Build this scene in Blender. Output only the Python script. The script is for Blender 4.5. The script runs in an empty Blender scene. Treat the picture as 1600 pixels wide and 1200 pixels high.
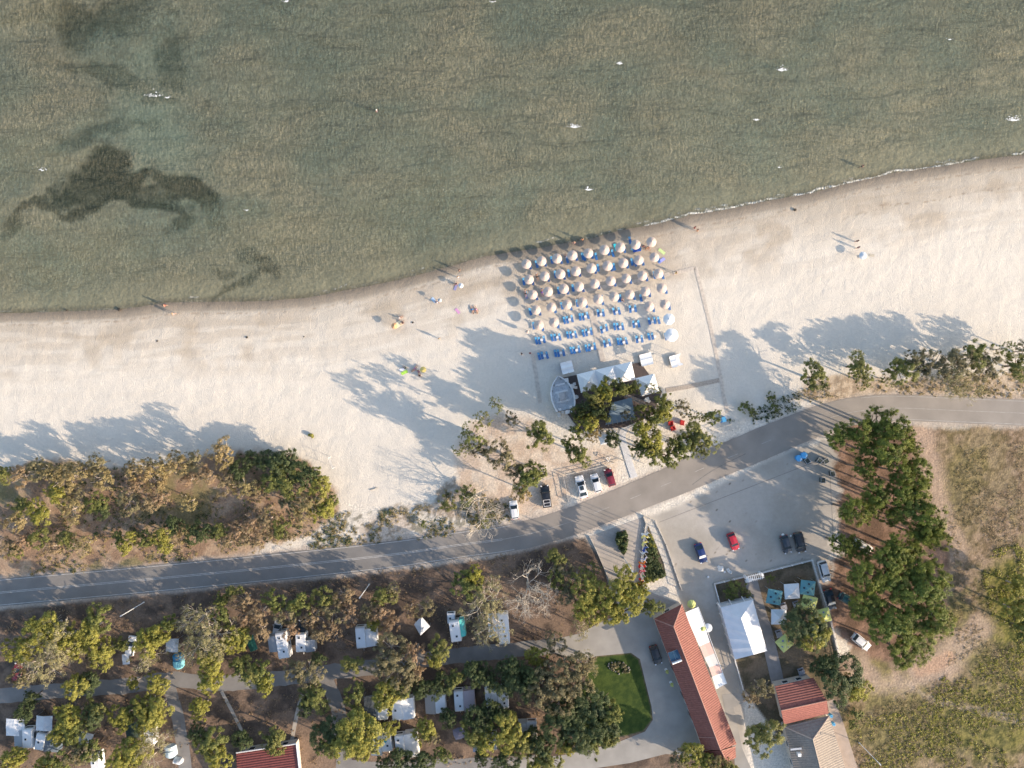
import bpy, bmesh, math, random
import numpy as np
from mathutils import Vector, Matrix
random.seed(7); rng = np.random.default_rng(7)
sc = bpy.context.scene
COL = sc.collection
R = math.radians
# ---------------------------------------------------------------- camera, sky, sun, exposure
S = 0.125          # metres per photo pixel on the ground
H = 150.0          # height of the drone
SUN_EL = 19.5; SUN_AZ = -22.8
cam_d = bpy.data.cameras.new("camera"); cam = bpy.data.objects.new("camera", cam_d); COL.objects.link(cam)
cam.location = (0, 0, H); cam.rotation_euler = (0, 0, 0)
cam_d.sensor_width = 36; cam_d.lens = 36 * H / (1600 * S)
cam_d.clip_start = 1; cam_d.clip_end = 5000
sc.camera = cam
w = bpy.data.worlds.new("World"); sc.world = w; w.use_nodes = True
wn = w.node_tree.nodes; wl = w.node_tree.links
sky = wn.new('ShaderNodeTexSky'); sky.sky_type = 'NISHITA'; sky.sun_disc = False
sky.sun_elevation = R(SUN_EL); sky.sun_rotation = R(90 - SUN_AZ); sky.air_density = 1.0; sky.dust_density = 1.5
bg = wn['Background']; bg.inputs[1].default_value = 0.15; wl.new(sky.outputs[0], bg.inputs[0])
sd = bpy.data.lights.new("sun", 'SUN'); sd.energy = 3.75; sd.angle = R(0.5); sd.color = (1.0, 0.81, 0.61)
so = bpy.data.objects.new("sun", sd); COL.objects.link(so)
sv = Vector((math.cos(R(SUN_EL)) * math.cos(R(SUN_AZ)), math.cos(R(SUN_EL)) * math.sin(R(SUN_AZ)), math.sin(R(SUN_EL))))
so.rotation_euler = sv.to_track_quat('Z', 'Y').to_euler(); so.location = sv * 200
sc.view_settings.view_transform = 'Standard'; sc.view_settings.look = 'None'
sc.view_settings.exposure = 1.08; sc.view_settings.gamma = 1.0; sc.view_settings.use_curve_mapping = False

# ---------------------------------------------------------------- helpers
def at(px, py, z=0.0):
    k = S * (H - z) / H
    return Vector(((px - 800) * k, (600 - py) * k, z))
def tag(o, label=None, cat=None, group=None, kind=None):
    if label: o['label'] = label
    if cat: o['category'] = cat
    if group: o['group'] = group
    if kind: o['kind'] = kind
    return o
def empty(name, loc, rz=0.0, label=None, cat=None, group=None):
    o = bpy.data.objects.new(name, None); o.location = loc; o.rotation_euler = (0, 0, rz); o.empty_display_size = 0.3
    COL.objects.link(o); tag(o, label, cat, group); return o
def copy_tree(o, parent=None):
    c = o.copy(); COL.objects.link(c); c.parent = parent
    for ch in o.children: copy_tree(ch, c)
    return c
def first_or_copy(proto, used):
    if not used: used.append(1); return proto
    return copy_tree(proto)
class MB:
    def __init__(s): s.v = []; s.f = []
    def quad(s, *p): n = len(s.v); s.v += [tuple(q) for q in p]; s.f.append(tuple(range(n, n + len(p))))
    def box(s, c, d, rz=0, rx=0, ry=0):
        m = Matrix.Translation(c) @ Matrix.Rotation(rz, 4, 'Z') @ Matrix.Rotation(ry, 4, 'Y') @ Matrix.Rotation(rx, 4, 'X')
        n = len(s.v); x, y, z = d[0] / 2, d[1] / 2, d[2] / 2
        for sx, sy, sz in ((-1,-1,-1),(1,-1,-1),(1,1,-1),(-1,1,-1),(-1,-1,1),(1,-1,1),(1,1,1),(-1,1,1)):
            s.v.append(tuple(m @ Vector((sx * x, sy * y, sz * z))))
        for f in ((0,3,2,1),(4,5,6,7),(0,1,5,4),(1,2,6,5),(2,3,7,6),(3,0,4,7)): s.f.append(tuple(n + i for i in f))
        return s
    def tube(s, a, b, r0, r1=None, n=6, cap=True):
        a = Vector(a); b = Vector(b); r1 = r0 if r1 is None else r1
        d = (b - a); 
        if d.length < 1e-6: return s
        d.normalize(); u = d.orthogonal().normalized(); v = d.cross(u); k = len(s.v)
        for i in range(n):
            t = 2 * math.pi * i / n; e = u * math.cos(t) + v * math.sin(t)
            s.v.append(tuple(a + e * r0)); s.v.append(tuple(b + e * r1))
        for i in range(n):
            j = (i + 1) % n; s.f.append((k + 2 * i, k + 2 * j, k + 2 * j + 1, k + 2 * i + 1))
        if cap:
            s.f.append(tuple(k + 2 * i for i in range(n))[::-1]); s.f.append(tuple(k + 2 * i + 1 for i in range(n)))
        return s
    def lathe(s, prof, n=16, c=(0, 0, 0), wob=0.0):
        k = len(s.v); m = len(prof)
        for i in range(n):
            t = 2 * math.pi * i / n; q = 1 + (wob if i % 2 else -wob)
            for (r, z) in prof: s.v.append((c[0] + r * q * math.cos(t), c[1] + r * q * math.sin(t), c[2] + z))
        for i in range(n):
            j = (i + 1) % n
            for q in range(m - 1): s.f.append((k + i * m + q, k + j * m + q, k + j * m + q + 1, k + i * m + q + 1))
        return s
    def prism(s, pts, z0, z1):
        n = len(s.v); m = len(pts)
        for p in pts: s.v.append((p[0], p[1], z0))
        for p in pts: s.v.append((p[0], p[1], z1))
        s.f.append(tuple(range(n + m - 1, n - 1, -1))); s.f.append(tuple(range(n + m, n + 2 * m)))
        for i in range(m): j = (i + 1) % m; s.f.append((n + i, n + j, n + m + j, n + m + i))
        return s
    def loft(s, rings, cap=True, closed=True):
        n = len(s.v); m = len(rings[0])
        for r in rings: s.v += [tuple(p) for p in r]
        for a in range(len(rings) - 1):
            for i in range(m if closed else m - 1):
                j = (i + 1) % m; s.f.append((n + a * m + i, n + a * m + j, n + (a + 1) * m + j, n + (a + 1) * m + i))
        if cap: s.f.append(tuple(range(n + m - 1, n - 1, -1))); s.f.append(tuple(n + (len(rings) - 1) * m + i for i in range(m)))
        return s
    def build(s, name, mat, parent=None, smooth=False, bevel=0):
        me = bpy.data.meshes.new(name); me.from_pydata(s.v, [], s.f); me.update()
        if bevel or True:
            bm = bmesh.new(); bm.from_mesh(me)
            if bevel: bmesh.ops.remove_doubles(bm, verts=bm.verts, dist=1e-5); bmesh.ops.bevel(bm, geom=bm.edges[:], offset=bevel, segments=2, affect='EDGES', profile=0.5)
            bmesh.ops.recalc_face_normals(bm, faces=bm.faces); bm.to_mesh(me); bm.free()
        if smooth: me.polygons.foreach_set('use_smooth', [True] * len(me.polygons))
        me.materials.append(mat); o = bpy.data.objects.new(name, me); COL.objects.link(o); o.parent = parent
        return o
def npmesh(name, v, f, mat, parent=None, attrs=None):
    me = bpy.data.meshes.new(name); k = f.shape[1]
    me.vertices.add(len(v)); me.vertices.foreach_set('co', v.astype(np.float32).ravel())
    me.loops.add(f.size); me.loops.foreach_set('vertex_index', f.astype(np.int32).ravel())
    me.polygons.add(len(f)); me.polygons.foreach_set('loop_start', np.arange(0, f.size, k, dtype=np.int32)); me.polygons.foreach_set('loop_total', np.full(len(f), k, dtype=np.int32))
    for an, arr in (attrs or {}).items():
        if arr.ndim == 1: a = me.attributes.new(an, 'FLOAT', 'POINT'); a.data.foreach_set('value', arr.astype(np.float32))
        else:
            a = me.attributes.new(an, 'FLOAT_COLOR', 'POINT'); c = np.ones((len(arr), 4), np.float32); c[:, :3] = arr; a.data.foreach_set('color', c.ravel())
    me.update(calc_edges=True); me.materials.append(mat)
    o = bpy.data.objects.new(name, me); COL.objects.link(o); o.parent = parent; return o
ONES = "zeroth first second third fourth fifth sixth seventh eighth ninth tenth eleventh twelfth thirteenth fourteenth fifteenth sixteenth seventeenth eighteenth nineteenth twentieth".split()
def ordw(n):
    if n <= 20: return ONES[n]
    t = {2: 'twenty', 3: 'thirty', 4: 'forty', 5: 'fifty'}[n // 10]; u = n % 10
    return (t[:-1] + 'ieth') if u == 0 else t + '-' + ONES[u]

# ---------------------------------------------------------------- materials
def new_mat(name):
    m = bpy.data.materials.new(name); m.use_nodes = True; nt = m.node_tree
    return m, nt, nt.nodes['Principled BSDF']
def nd(nt, t, **k):
    n = nt.nodes.new(t)
    for a, b in k.items():
        if a[0] == '_': n.inputs[a[1:]].default_value = b
        else: setattr(n, a, b)
    return n
def mixc(nt, fac, a, b, mode='MIX'):
    n = nt.nodes.new('ShaderNodeMix'); n.data_type = 'RGBA'; n.blend_type = mode
    for s, v in ((n.inputs[0], fac), (n.inputs[6], a), (n.inputs[7], b)):
        if isinstance(v, (int, float)): s.default_value = v
        elif isinstance(v, tuple): s.default_value = v if len(v) == 4 else (*v, 1)
        else: nt.links.new(v, s)
    return n.outputs[2]
MATS = {}
def M(name, col=(.5, .5, .5), rough=.6, var=.12, scale=3.0, bump=0.0, metal=0.0, coat=0.0, bscale=None):
    if name in MATS: return MATS[name]
    m, nt, p = new_mat(name)
    tc = nd(nt, 'ShaderNodeTexCoord'); no = nd(nt, 'ShaderNodeTexNoise', _Scale=scale, _Detail=5.0)
    nt.links.new(tc.outputs['Object'], no.inputs['Vector'])
    mr = nd(nt, 'ShaderNodeMapRange'); mr.inputs[1].default_value = .25; mr.inputs[2].default_value = .75
    mr.inputs[3].default_value = 1 - var; mr.inputs[4].default_value = 1 + var
    nt.links.new(no.outputs[0], mr.inputs[0])
    cm = nd(nt, 'ShaderNodeCombineColor')
    for i in range(3): nt.links.new(mr.outputs[0], cm.inputs[i])
    nt.links.new(mixc(nt, 1.0, (*col, 1), cm.outputs[0], 'MULTIPLY'), p.inputs['Base Color'])
    p.inputs['Roughness'].default_value = rough; p.inputs['Metallic'].default_value = metal; p.inputs['Coat Weight'].default_value = coat
    if bump:
        bn = nd(nt, 'ShaderNodeBump', _Strength=bump, _Distance=.05)
        n2 = nd(nt, 'ShaderNodeTexNoise', _Scale=bscale or scale * 4, _Detail=4.0); nt.links.new(tc.outputs['Object'], n2.inputs['Vector'])
        nt.links.new(n2.outputs[0], bn.inputs['Height']); nt.links.new(bn.outputs[0], p.inputs['Normal'])
    MATS[name] = m; return m
def paint(name, col): return M('paint_' + name, col, .28, .03, 2, coat=.6)
def fabric(name, col): return M('fabric_' + name, col, .85, .07, 6, bump=.3)
GLASS = M('window_glass', (.03, .045, .06), .08, .2, 2)
RUBBER = M('rubber', (.03, .03, .03), .8)
CHROME = M('lamp_glass', (.7, .7, .72), .15, .05)
WHITE = M('white_paint', (.78, .78, .77), .5, .08, 2)
WOOD = M('weathered_wood', (.44, .375, .31), .8, .25, 5, bump=.4)
DARKWOOD = M('dark_wood', (.09, .06, .05), .75, .25, 4, bump=.3)
STEEL = M('galvanised_steel', (.5, .52, .54), .4, .1, metal=.5)
CONC = M('concrete', (.42, .40, .37), .85, .15, .8, bump=.3, bscale=8)

def ground_mat(name, bump, bscale, fine, fscale, rough=.95, mark=None):
    m, nt, p = new_mat(name)
    a = nd(nt, 'ShaderNodeAttribute', attribute_name='zone'); tc = nd(nt, 'ShaderNodeTexCoord')
    n1 = nd(nt, 'ShaderNodeTexNoise', _Scale=fscale, _Detail=6.0, _Roughness=.7); nt.links.new(tc.outputs['Object'], n1.inputs['Vector'])
    mr = nd(nt, 'ShaderNodeMapRange'); mr.inputs[1].default_value = .3; mr.inputs[2].default_value = .7; mr.inputs[3].default_value = 1 - fine; mr.inputs[4].default_value = 1 + fine
    nt.links.new(n1.outputs[0], mr.inputs[0])
    cm = nd(nt, 'ShaderNodeCombineColor')
    for i in range(3): nt.links.new(mr.outputs[0], cm.inputs[i])
    nt.links.new(mixc(nt, 1.0, a.outputs['Color'], cm.outputs[0], 'MULTIPLY'), p.inputs['Base Color'])
    p.inputs['Roughness'].default_value = rough; p.inputs['Specular IOR Level'].default_value = .2
    n2 = nd(nt, 'ShaderNodeTexNoise', _Scale=bscale, _Detail=5.0, _Roughness=.6); nt.links.new(tc.outputs['Object'], n2.inputs['Vector'])
    n3 = nd(nt, 'ShaderNodeTexNoise', _Scale=.35, _Detail=3.0); nt.links.new(tc.outputs['Object'], n3.inputs['Vector'])
    ad = nd(nt, 'ShaderNodeMath', operation='MULTIPLY_ADD'); nt.links.new(n3.outputs[0], ad.inputs[0]); ad.inputs[1].default_value = 2.0; nt.links.new(n2.outputs[0], ad.inputs[2])
    b = nd(nt, 'ShaderNodeBump', _Strength=bump, _Distance=.12); nt.links.new(ad.outputs[0], b.inputs['Height']); nt.links.new(b.outputs[0], p.inputs['Normal'])
    return m

# ---------------------------------------------------------------- numeric noise and polygon fields
def vn(x, y, scale, seed):
    r = np.random.default_rng(seed); G = r.random((256, 256)); u = x / scale; v = y / scale
    i = np.floor(u).astype(int); j = np.floor(v).astype(int); a = u - i; b = v - j; a = a * a * (3 - 2 * a); b = b * b * (3 - 2 * b)
    g = lambda p, q: G[p % 256, q % 256]
    return (g(i, j) * (1 - a) + g(i + 1, j) * a) * (1 - b) + (g(i, j + 1) * (1 - a) + g(i + 1, j + 1) * a) * b
def fbm(x, y, scale, seed, o=4):
    t = 0; amp = .5; n = 0
    for k in range(o): t = t + amp * vn(x + 37 * k, y - 11 * k, scale / 2 ** k, seed + k); n += amp; amp *= .55
    return t / n
def seg_dist(x, y, a, b):
    dx, dy = b[0] - a[0], b[1] - a[1]; L = dx * dx + dy * dy + 1e-9
    t = np.clip(((x - a[0]) * dx + (y - a[1]) * dy) / L, 0, 1); return np.hypot(x - a[0] - t * dx, y - a[1] - t * dy)
def pline_dist(x, y, pts):
    d = np.full(x.shape, 1e9)
    for a, b in zip(pts[:-1], pts[1:]): d = np.minimum(d, seg_dist(x, y, a, b))
    return d
def poly_sd(x, y, pts):
    d = pline_dist(x, y, pts + [pts[0]]); ins = np.zeros(x.shape, bool)
    for a, b in zip(pts, pts[1:] + [pts[0]]):
        c = ((a[1] > y) != (b[1] > y)); xx = (b[0] - a[0]) * (y - a[1]) / (b[1] - a[1] + 1e-12) + a[0]; ins ^= c & (x < xx)
    return np.where(ins, d, -d)
def sstep(v, a, b): t = np.clip((v - a) / (b - a), 0, 1); return t * t * (3 - 2 * t)

SHORE = [(-1500,500),(-100,492),(0,489),(100,487),(190,483),(260,473),(340,471),(420,470),(480,465),(545,453),(620,438),(700,417),(760,400),(850,386),(920,374),(980,357),(1030,349),(1080,335),(1130,328),(1200,314),(1270,301),(1330,285),(1400,270),(1480,258),(1540,248),(1600,242),(1700,228),(3200,100)]
SEA = SHORE + [(3200,-2500),(-1500,-2500)]
ROADC = [(-900,1004),(-600,980),(-400,964),(-250,952),(-100,937),(0,926),(200,908),(400,889),(600,868),(720,851),(800,840),(880,819),(960,789),(1040,757),(1100,731),(1160,706),(1220,681),(1280,657),(1340,642),(1400,637),(1500,641),(1600,645),(1750,652),(2000,664),(2250,676),(2500,688)]
DUNE = [(-900,720),(0,733),(60,722),(130,724),(180,730),(240,733),(340,703),(420,708),(480,722),(525,765),(530,805),(480,840),(420,850),(380,872),(0,905),(-900,990)]
DUNE_E = [(1235,622),(1262,590),(1330,588),(1400,596),(1500,585),(1600,575),(2500,560),(2500,640),(1600,626),(1500,620),(1400,616),(1330,622),(1280,632)]
VERGE = [(480,845),(530,800),(600,795),(680,785),(705,750),(760,770),(800,790),(800,815),(700,838),(600,850),(480,866)]
CLUBD = [(715,700),(735,660),(780,640),(830,650),(880,700),(960,700),(960,735),(890,760),(880,795),(800,815),(760,810),(720,780)]
CAMP = [(-900,1050),(0,950),(200,930),(400,911),(600,892),(760,872),(860,848),(915,838),(1000,950),(1160,1200),(1240,1300),(1300,2500),(-900,2500)]
PINED = [(1285,690),(1330,668),(1430,664),(1440,700),(1450,780),(1490,850),(1480,960),(1410,1040),(1330,1010),(1300,960),(1285,890),(1320,860),(1305,780)]
FIELD = [(1420,665),(1600,668),(2500,710),(2500,2500),(1300,2500),(1330,1210),(1295,1090),(1300,1050),(1310,1030),(1400,1040),(1480,970),(1485,850),(1448,780)]
LOT = [(1012,808),(1060,790),(1110,766),(1200,718),(1290,682),(1306,700),(1303,780),(1300,850),(1290,900),(1268,873),(1115,910),(1161,1080),(1165,1180),(1120,1090),(1066,945),(1023,813)]
LAWN = [(933,1026),(985,1021),(998,1030),(1006,1060),(1017,1105),(1018,1125),(1005,1142),(980,1149),(925,1158),(900,1110),(915,1060)]
YARD = [(1115,912),(1268,875),(1310,1030),(1320,1100),(1215,1150),(1163,1080)]

def field(px, py):
    """albedo and height of the ground at photo-scale coordinates"""
    n1 = fbm(px, py, 60, 1); n2 = fbm(px, py, 14, 9); n3 = fbm(px, py, 5, 21, 3)
    wob = (n1 - .5) * 24 + (n2 - .5) * 16 + (n3 - .5) * 8
    d = -poly_sd(px, py, SEA)                       # + on land
    z = np.where(d > 0, -.15 + .15 * np.clip(d / 40, 0, 1), -.15 + np.maximum(d, -500) * .0045)
    z = z + 0
    def C(*c): return np.array(c)
    def blend(col, c, w): return col * (1 - w[..., None]) + np.asarray(c) * w[..., None]
    col = np.ones(px.shape + (3,)) * C(.655, .60, .515)
    col = col * (1 + .10 * (n1[..., None] - .5) + .08 * (n2[..., None] - .5))
    # tan seaward part and wrack stains
    tan = np.clip(1 - (d + wob * .8) / 95, 0, 1) * (.62 + .38 * sstep(px, 900, 1300)) ; col = blend(col, C(.40, .335, .255), tan * .95)
    strk = fbm(px * .12, d * 1.0 + 200, 9, 90); col = blend(col, C(.42, .35, .27), np.clip(1 - d / 150, 0, 1) * sstep(strk, .42, .62) * .6)
    st = sstep(n1, .50, .72) * sstep(d, 20, 40) * (1 - sstep(d, 70, 130)); col = blend(col, C(.38, .31, .23), st * .6)
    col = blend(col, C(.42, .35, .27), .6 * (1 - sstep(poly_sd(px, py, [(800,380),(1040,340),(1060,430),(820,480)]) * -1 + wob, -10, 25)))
    wet = 1 - sstep(d + wob * .12, 11, 19); col = blend(col, C(.30, .255, .20), wet); wet = 1 - sstep(d + wob * .2, 0, 12); col = blend(col, C(.19, .16, .125), wet)
    wr = np.exp(-((d + wob * .15 - 19) / 1.6) ** 2) * sstep(n3, .4, .65); col = blend(col, C(.22, .16, .11), wr * .55)
    wr = np.exp(-((d + wob * .5 - 50) / 1.5) ** 2) * sstep(n3, .5, .7) * sstep(px, 1250, 1400); col = blend(col, C(.2, .15, .1), wr * .6)
    # seabed
    bed = sstep(-d, 0, 12); bc = C(.28, .25, .19) * (1 + .6 * (n1[..., None] - .5)) * (1.12 - .42 * sstep(-d, 0, 420))[..., None]; col = col * (1 - bed[..., None]) + bc * bed[..., None]
    wx = px + (fbm(px, py, 70, 61) - .5) * 70 + (n2 - .5) * 14; wy = py + (fbm(px, py, 55, 71) - .5) * 60 + (fbm(px, py, 12, 73) - .5) * 12
    def blob(cx, cy, rx, ry, rot=0, s=.35):
        c, q = math.cos(R(rot)), math.sin(R(rot)); u = ((wx - cx) * c + (wy - cy) * q) / rx; v = (-(wx - cx) * q + (wy - cy) * c) / ry
        return 1 - sstep(np.hypot(u, v) + (n2 - .5) * .75 + (n1 - .5) * .7 + (n3 - .5) * .3, 1 - s, 1 + s)
    for b in ((235,160,60,95,20),(255,255,80,45,20),(225,190,45,70,0)): col = blend(col, C(.28, .345, .29), blob(*b, .7) * .38)
    for cx, cy, rx, ry, ro in ((165,262,52,34,22),(150,290,78,28,-6),(290,285,60,20,12),(205,300,62,16,8),(130,322,70,9,-8),(300,288,48,17,15),(345,325,22,30,-25),(270,345,32,14,-38),(240,320,60,8,10),(20,352,40,8,-25),(60,325,55,9,-30),(120,45,34,40,0),(190,20,60,40,0),(90,25,40,20,0),(280,90,26,60,8),(400,403,22,12,0),(423,425,12,26,-25),(375,446,45,6,-12),(350,420,16,10,20),(170,120,90,20,10),(150,200,90,16,-12),(20,20,60,14,0)):
        dk = (.95 if ry > 20 else .82) if cy > 230 and cx < 330 else .62
        col = blend(col, C(.012, .018, .012), blob(cx, cy, rx, ry, ro) * dk)
    for b in ((30,20,60,30,0),(45,240,50,40,20),(400,350,120,40,5),(60,380,150,40,0),(80,420,140,30,-3),(640,330,120,60,-20)): col = blend(col, C(.40, .32, .20), blob(*b, .5) * .3)
    land = (d > 12)
    def zone(col, poly, c, soft=4, nz=1.0, amt=1.0): return blend(col, c, sstep(poly_sd(px, py, poly) + wob * nz, -soft, soft) * land * amt)
    def mott(c1, c2, n, lo=.35, hi=.65): t = sstep(n, lo, hi)[..., None]; return C(*c1) * (1 - t) + C(*c2) * t
    col = zone(col, DUNE, mott((.27,.18,.12), (.40,.29,.20), n2), 6)
    col = zone(col, DUNE, mott((.12,.12,.05), (.22,.17,.09), n3), 6, 1, 1 * .0) if False else col
    g = sstep(n1 + .4 * (n2 - .5), .55, .68) * sstep(poly_sd(px, py, DUNE) + wob, 0, 10); col = blend(col, C(.16, .15, .06), g * .7)
    col = zone(col, DUNE_E, mott((.34,.26,.18), (.52,.42,.31), n3), 5)
    t = sstep(poly_sd(px, py, VERGE) + wob, -4, 4) * sstep(n3 * .6 + n2 * .4, .46, .56); col = blend(col, C(.16, .15, .11), t * .8)
    t = sstep(poly_sd(px, py, VERGE) + wob, -4, 4) * sstep(n1, .45, .6); col = blend(col, C(.36, .27, .2), t * .5)
    col = zone(col, CLUBD, mott((.46,.34,.25), (.58,.48,.38), n2), 6, 1, .75)
    rd = pline_dist(px, py, ROADC)
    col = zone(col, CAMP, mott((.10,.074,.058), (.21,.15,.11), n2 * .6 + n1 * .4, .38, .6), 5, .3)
    t = (1 - sstep(rd + wob * .4, 21, 30)) * land; col = blend(col, C(.37, .31, .26), t * .75)
    col = zone(col, [(1425,664),(1500,690),(1520,1000),(1400,1060),(1310,1040),(1420,900),(1410,760)], mott((.24,.18,.12), (.36,.27,.19), n2), 4, .3)
    col = zone(col, PINED, mott((.15,.095,.065), (.27,.17,.12), n2), 8, 1.3)
    f = sstep(poly_sd(px, py, FIELD) + wob * .7, -6, 6) * land
    fc = mott((.17,.12,.072), (.31,.225,.155), n3 * .5 + n2 * .5, .35, .62)
    gr = np.clip(sstep(n1 + (n2 - .5) * .5, .50, .72) * .6 * (1 - .5 * sstep(900 - py, 0, 150)), 0, 1)
    gr = np.maximum(gr, blob(1585, 940, 50, 90, 10) * .9); gr = np.maximum(gr, blob(1540, 1130, 110, 60, -20, .6) * .8); gr = np.maximum(gr, blob(1420, 1140, 90, 50, 0, .6) * .6); gr = np.maximum(gr, blob(1500, 760, 45, 90, 10, .7) * .5)
    gr = np.maximum(gr, blob(1560, 1050, 90, 30, 25, .6) * .7)
    gc = mott((.055,.07,.012), (.19,.175,.038), n3, .35, .65); fc = fc * (1 - gr[..., None]) + gc * gr[..., None]
    col = col * (1 - f[..., None]) + fc * f[..., None]
    pth = pline_dist(px, py, [(1440,680),(1462,760),(1490,860)]); col = blend(col, C(.45, .33, .25), (1 - sstep(pth + wob, 8, 26)) * .7 * f)
    pth = pline_dist(px, py, [(1345,1040),(1370,1068),(1420,1068),(1470,1040),(1510,1000),(1530,980)]); col = blend(col, C(.46, .35, .27), (1 - sstep(pth + wob * 1.2, 8, 34)) * .65 * land)
    pth = pline_dist(px, py, [(1440,1050),(1480,1028)]); col = blend(col, C(.46, .29, .19), (1 - sstep(pth + wob * .6, 5, 14)) * .6 * land)
    pth = pline_dist(px, py, [(1420,1070),(1460,1095),(1530,1110),(1610,1130)]); col = blend(col, C(.42, .33, .25), (1 - sstep(pth + wob * .4, 2, 9)) * .6 * land)
    lt = sstep(poly_sd(px, py, LOT) + wob * (.25 + 1.3 * sstep(px, 1230, 1290)), -5, 5) * land; col = blend(col, mott((.36,.33,.285), (.43,.395,.35), n1), lt)
    spk = sstep(n3, .80, .86) * lt * sstep(n1, .5, .6); col = blend(col, C(.1, .08, .06), spk)
    col = zone(col, YARD, mott((.10,.085,.055), (.19,.145,.10), n2), 2, .05)
    col = zone(col, LAWN, mott((.035,.062,.015), (.06,.09,.02), n3), 1.5, .03)
    return col, z, d

# ---------------------------------------------------------------- ground, beach, seabed, field, lot, lawn : one sheet cut by zone
def axis(lo, hi, flo, fhi, step):
    inner = np.arange(flo, fhi + .01, step); out = []; s = step; v = fhi
    while v < hi: s *= 1.35; v += s; out.append(v)
    o2 = []; s = step; v = flo
    while v > lo: s *= 1.35; v -= s; o2.append(v)
    return np.array(o2[::-1] + list(inner) + out)
xs = axis(-1400, 1400, -104, 104, .32); ys = axis(-1400, 1400, -79, 79, .32)
X, Y = np.meshgrid(xs, ys); px = X / S + 800; py = 600 - Y / S
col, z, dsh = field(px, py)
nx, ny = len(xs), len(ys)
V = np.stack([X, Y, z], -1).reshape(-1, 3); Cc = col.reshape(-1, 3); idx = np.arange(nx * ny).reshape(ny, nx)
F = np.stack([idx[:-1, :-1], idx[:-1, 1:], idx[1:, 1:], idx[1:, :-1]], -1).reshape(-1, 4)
cx = (px[:-1, :-1] + px[1:, 1:]).ravel() / 2; cy = (py[:-1, :-1] + py[1:, 1:]).ravel() / 2
zn = np.zeros(len(F), int)
nzz = (fbm(cx, cy, 14, 9) - .5) * 10
zn[poly_sd(cx, cy, [(-3000,735),(0,733),(60,722),(130,724),(240,733),(340,703),(480,722),(530,780),(600,795),(705,750),(720,680),(780,640),(1150,665),(1250,610),(1330,588),(1400,596),(1500,585),(1600,575),(4000,560),(4000,-4000),(-3000,-4000)]) + nzz > 0] = 1
zn[poly_sd(cx, cy, FIELD) + nzz > 0] = 3
zn[poly_sd(cx, cy, LOT) + nzz * sstep(cx, 1230, 1290) > 0] = 4
zn[poly_sd(cx, cy, LAWN) > 0] = 5
zn[poly_sd(cx, cy, SEA) > -1] = 2
GM = {0: ('ground', ground_mat('dirt', .9, 3.5, .28, 2.6)), 1: ('beach', ground_mat('sand', .95, 4.6, .06, 2.0)), 2: ('seabed', ground_mat('sea_sand', 1.0, 1.4, .22, 1.6)),
      3: ('field', ground_mat('dry_grass', 1.0, 3.0, .38, 2.4)), 4: ('parking_lot', ground_mat('packed_sand', .2, 3.0, .07, 1.2)), 5: ('lawn', ground_mat('lawn_grass', .6, 6.0, .2, 5))}
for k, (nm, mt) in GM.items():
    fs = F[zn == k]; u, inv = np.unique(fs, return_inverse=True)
    o = npmesh(nm, V[u], inv.reshape(-1, 4), mt, None, {'zone': Cc[u]}); tag(o, kind='structure')

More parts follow.
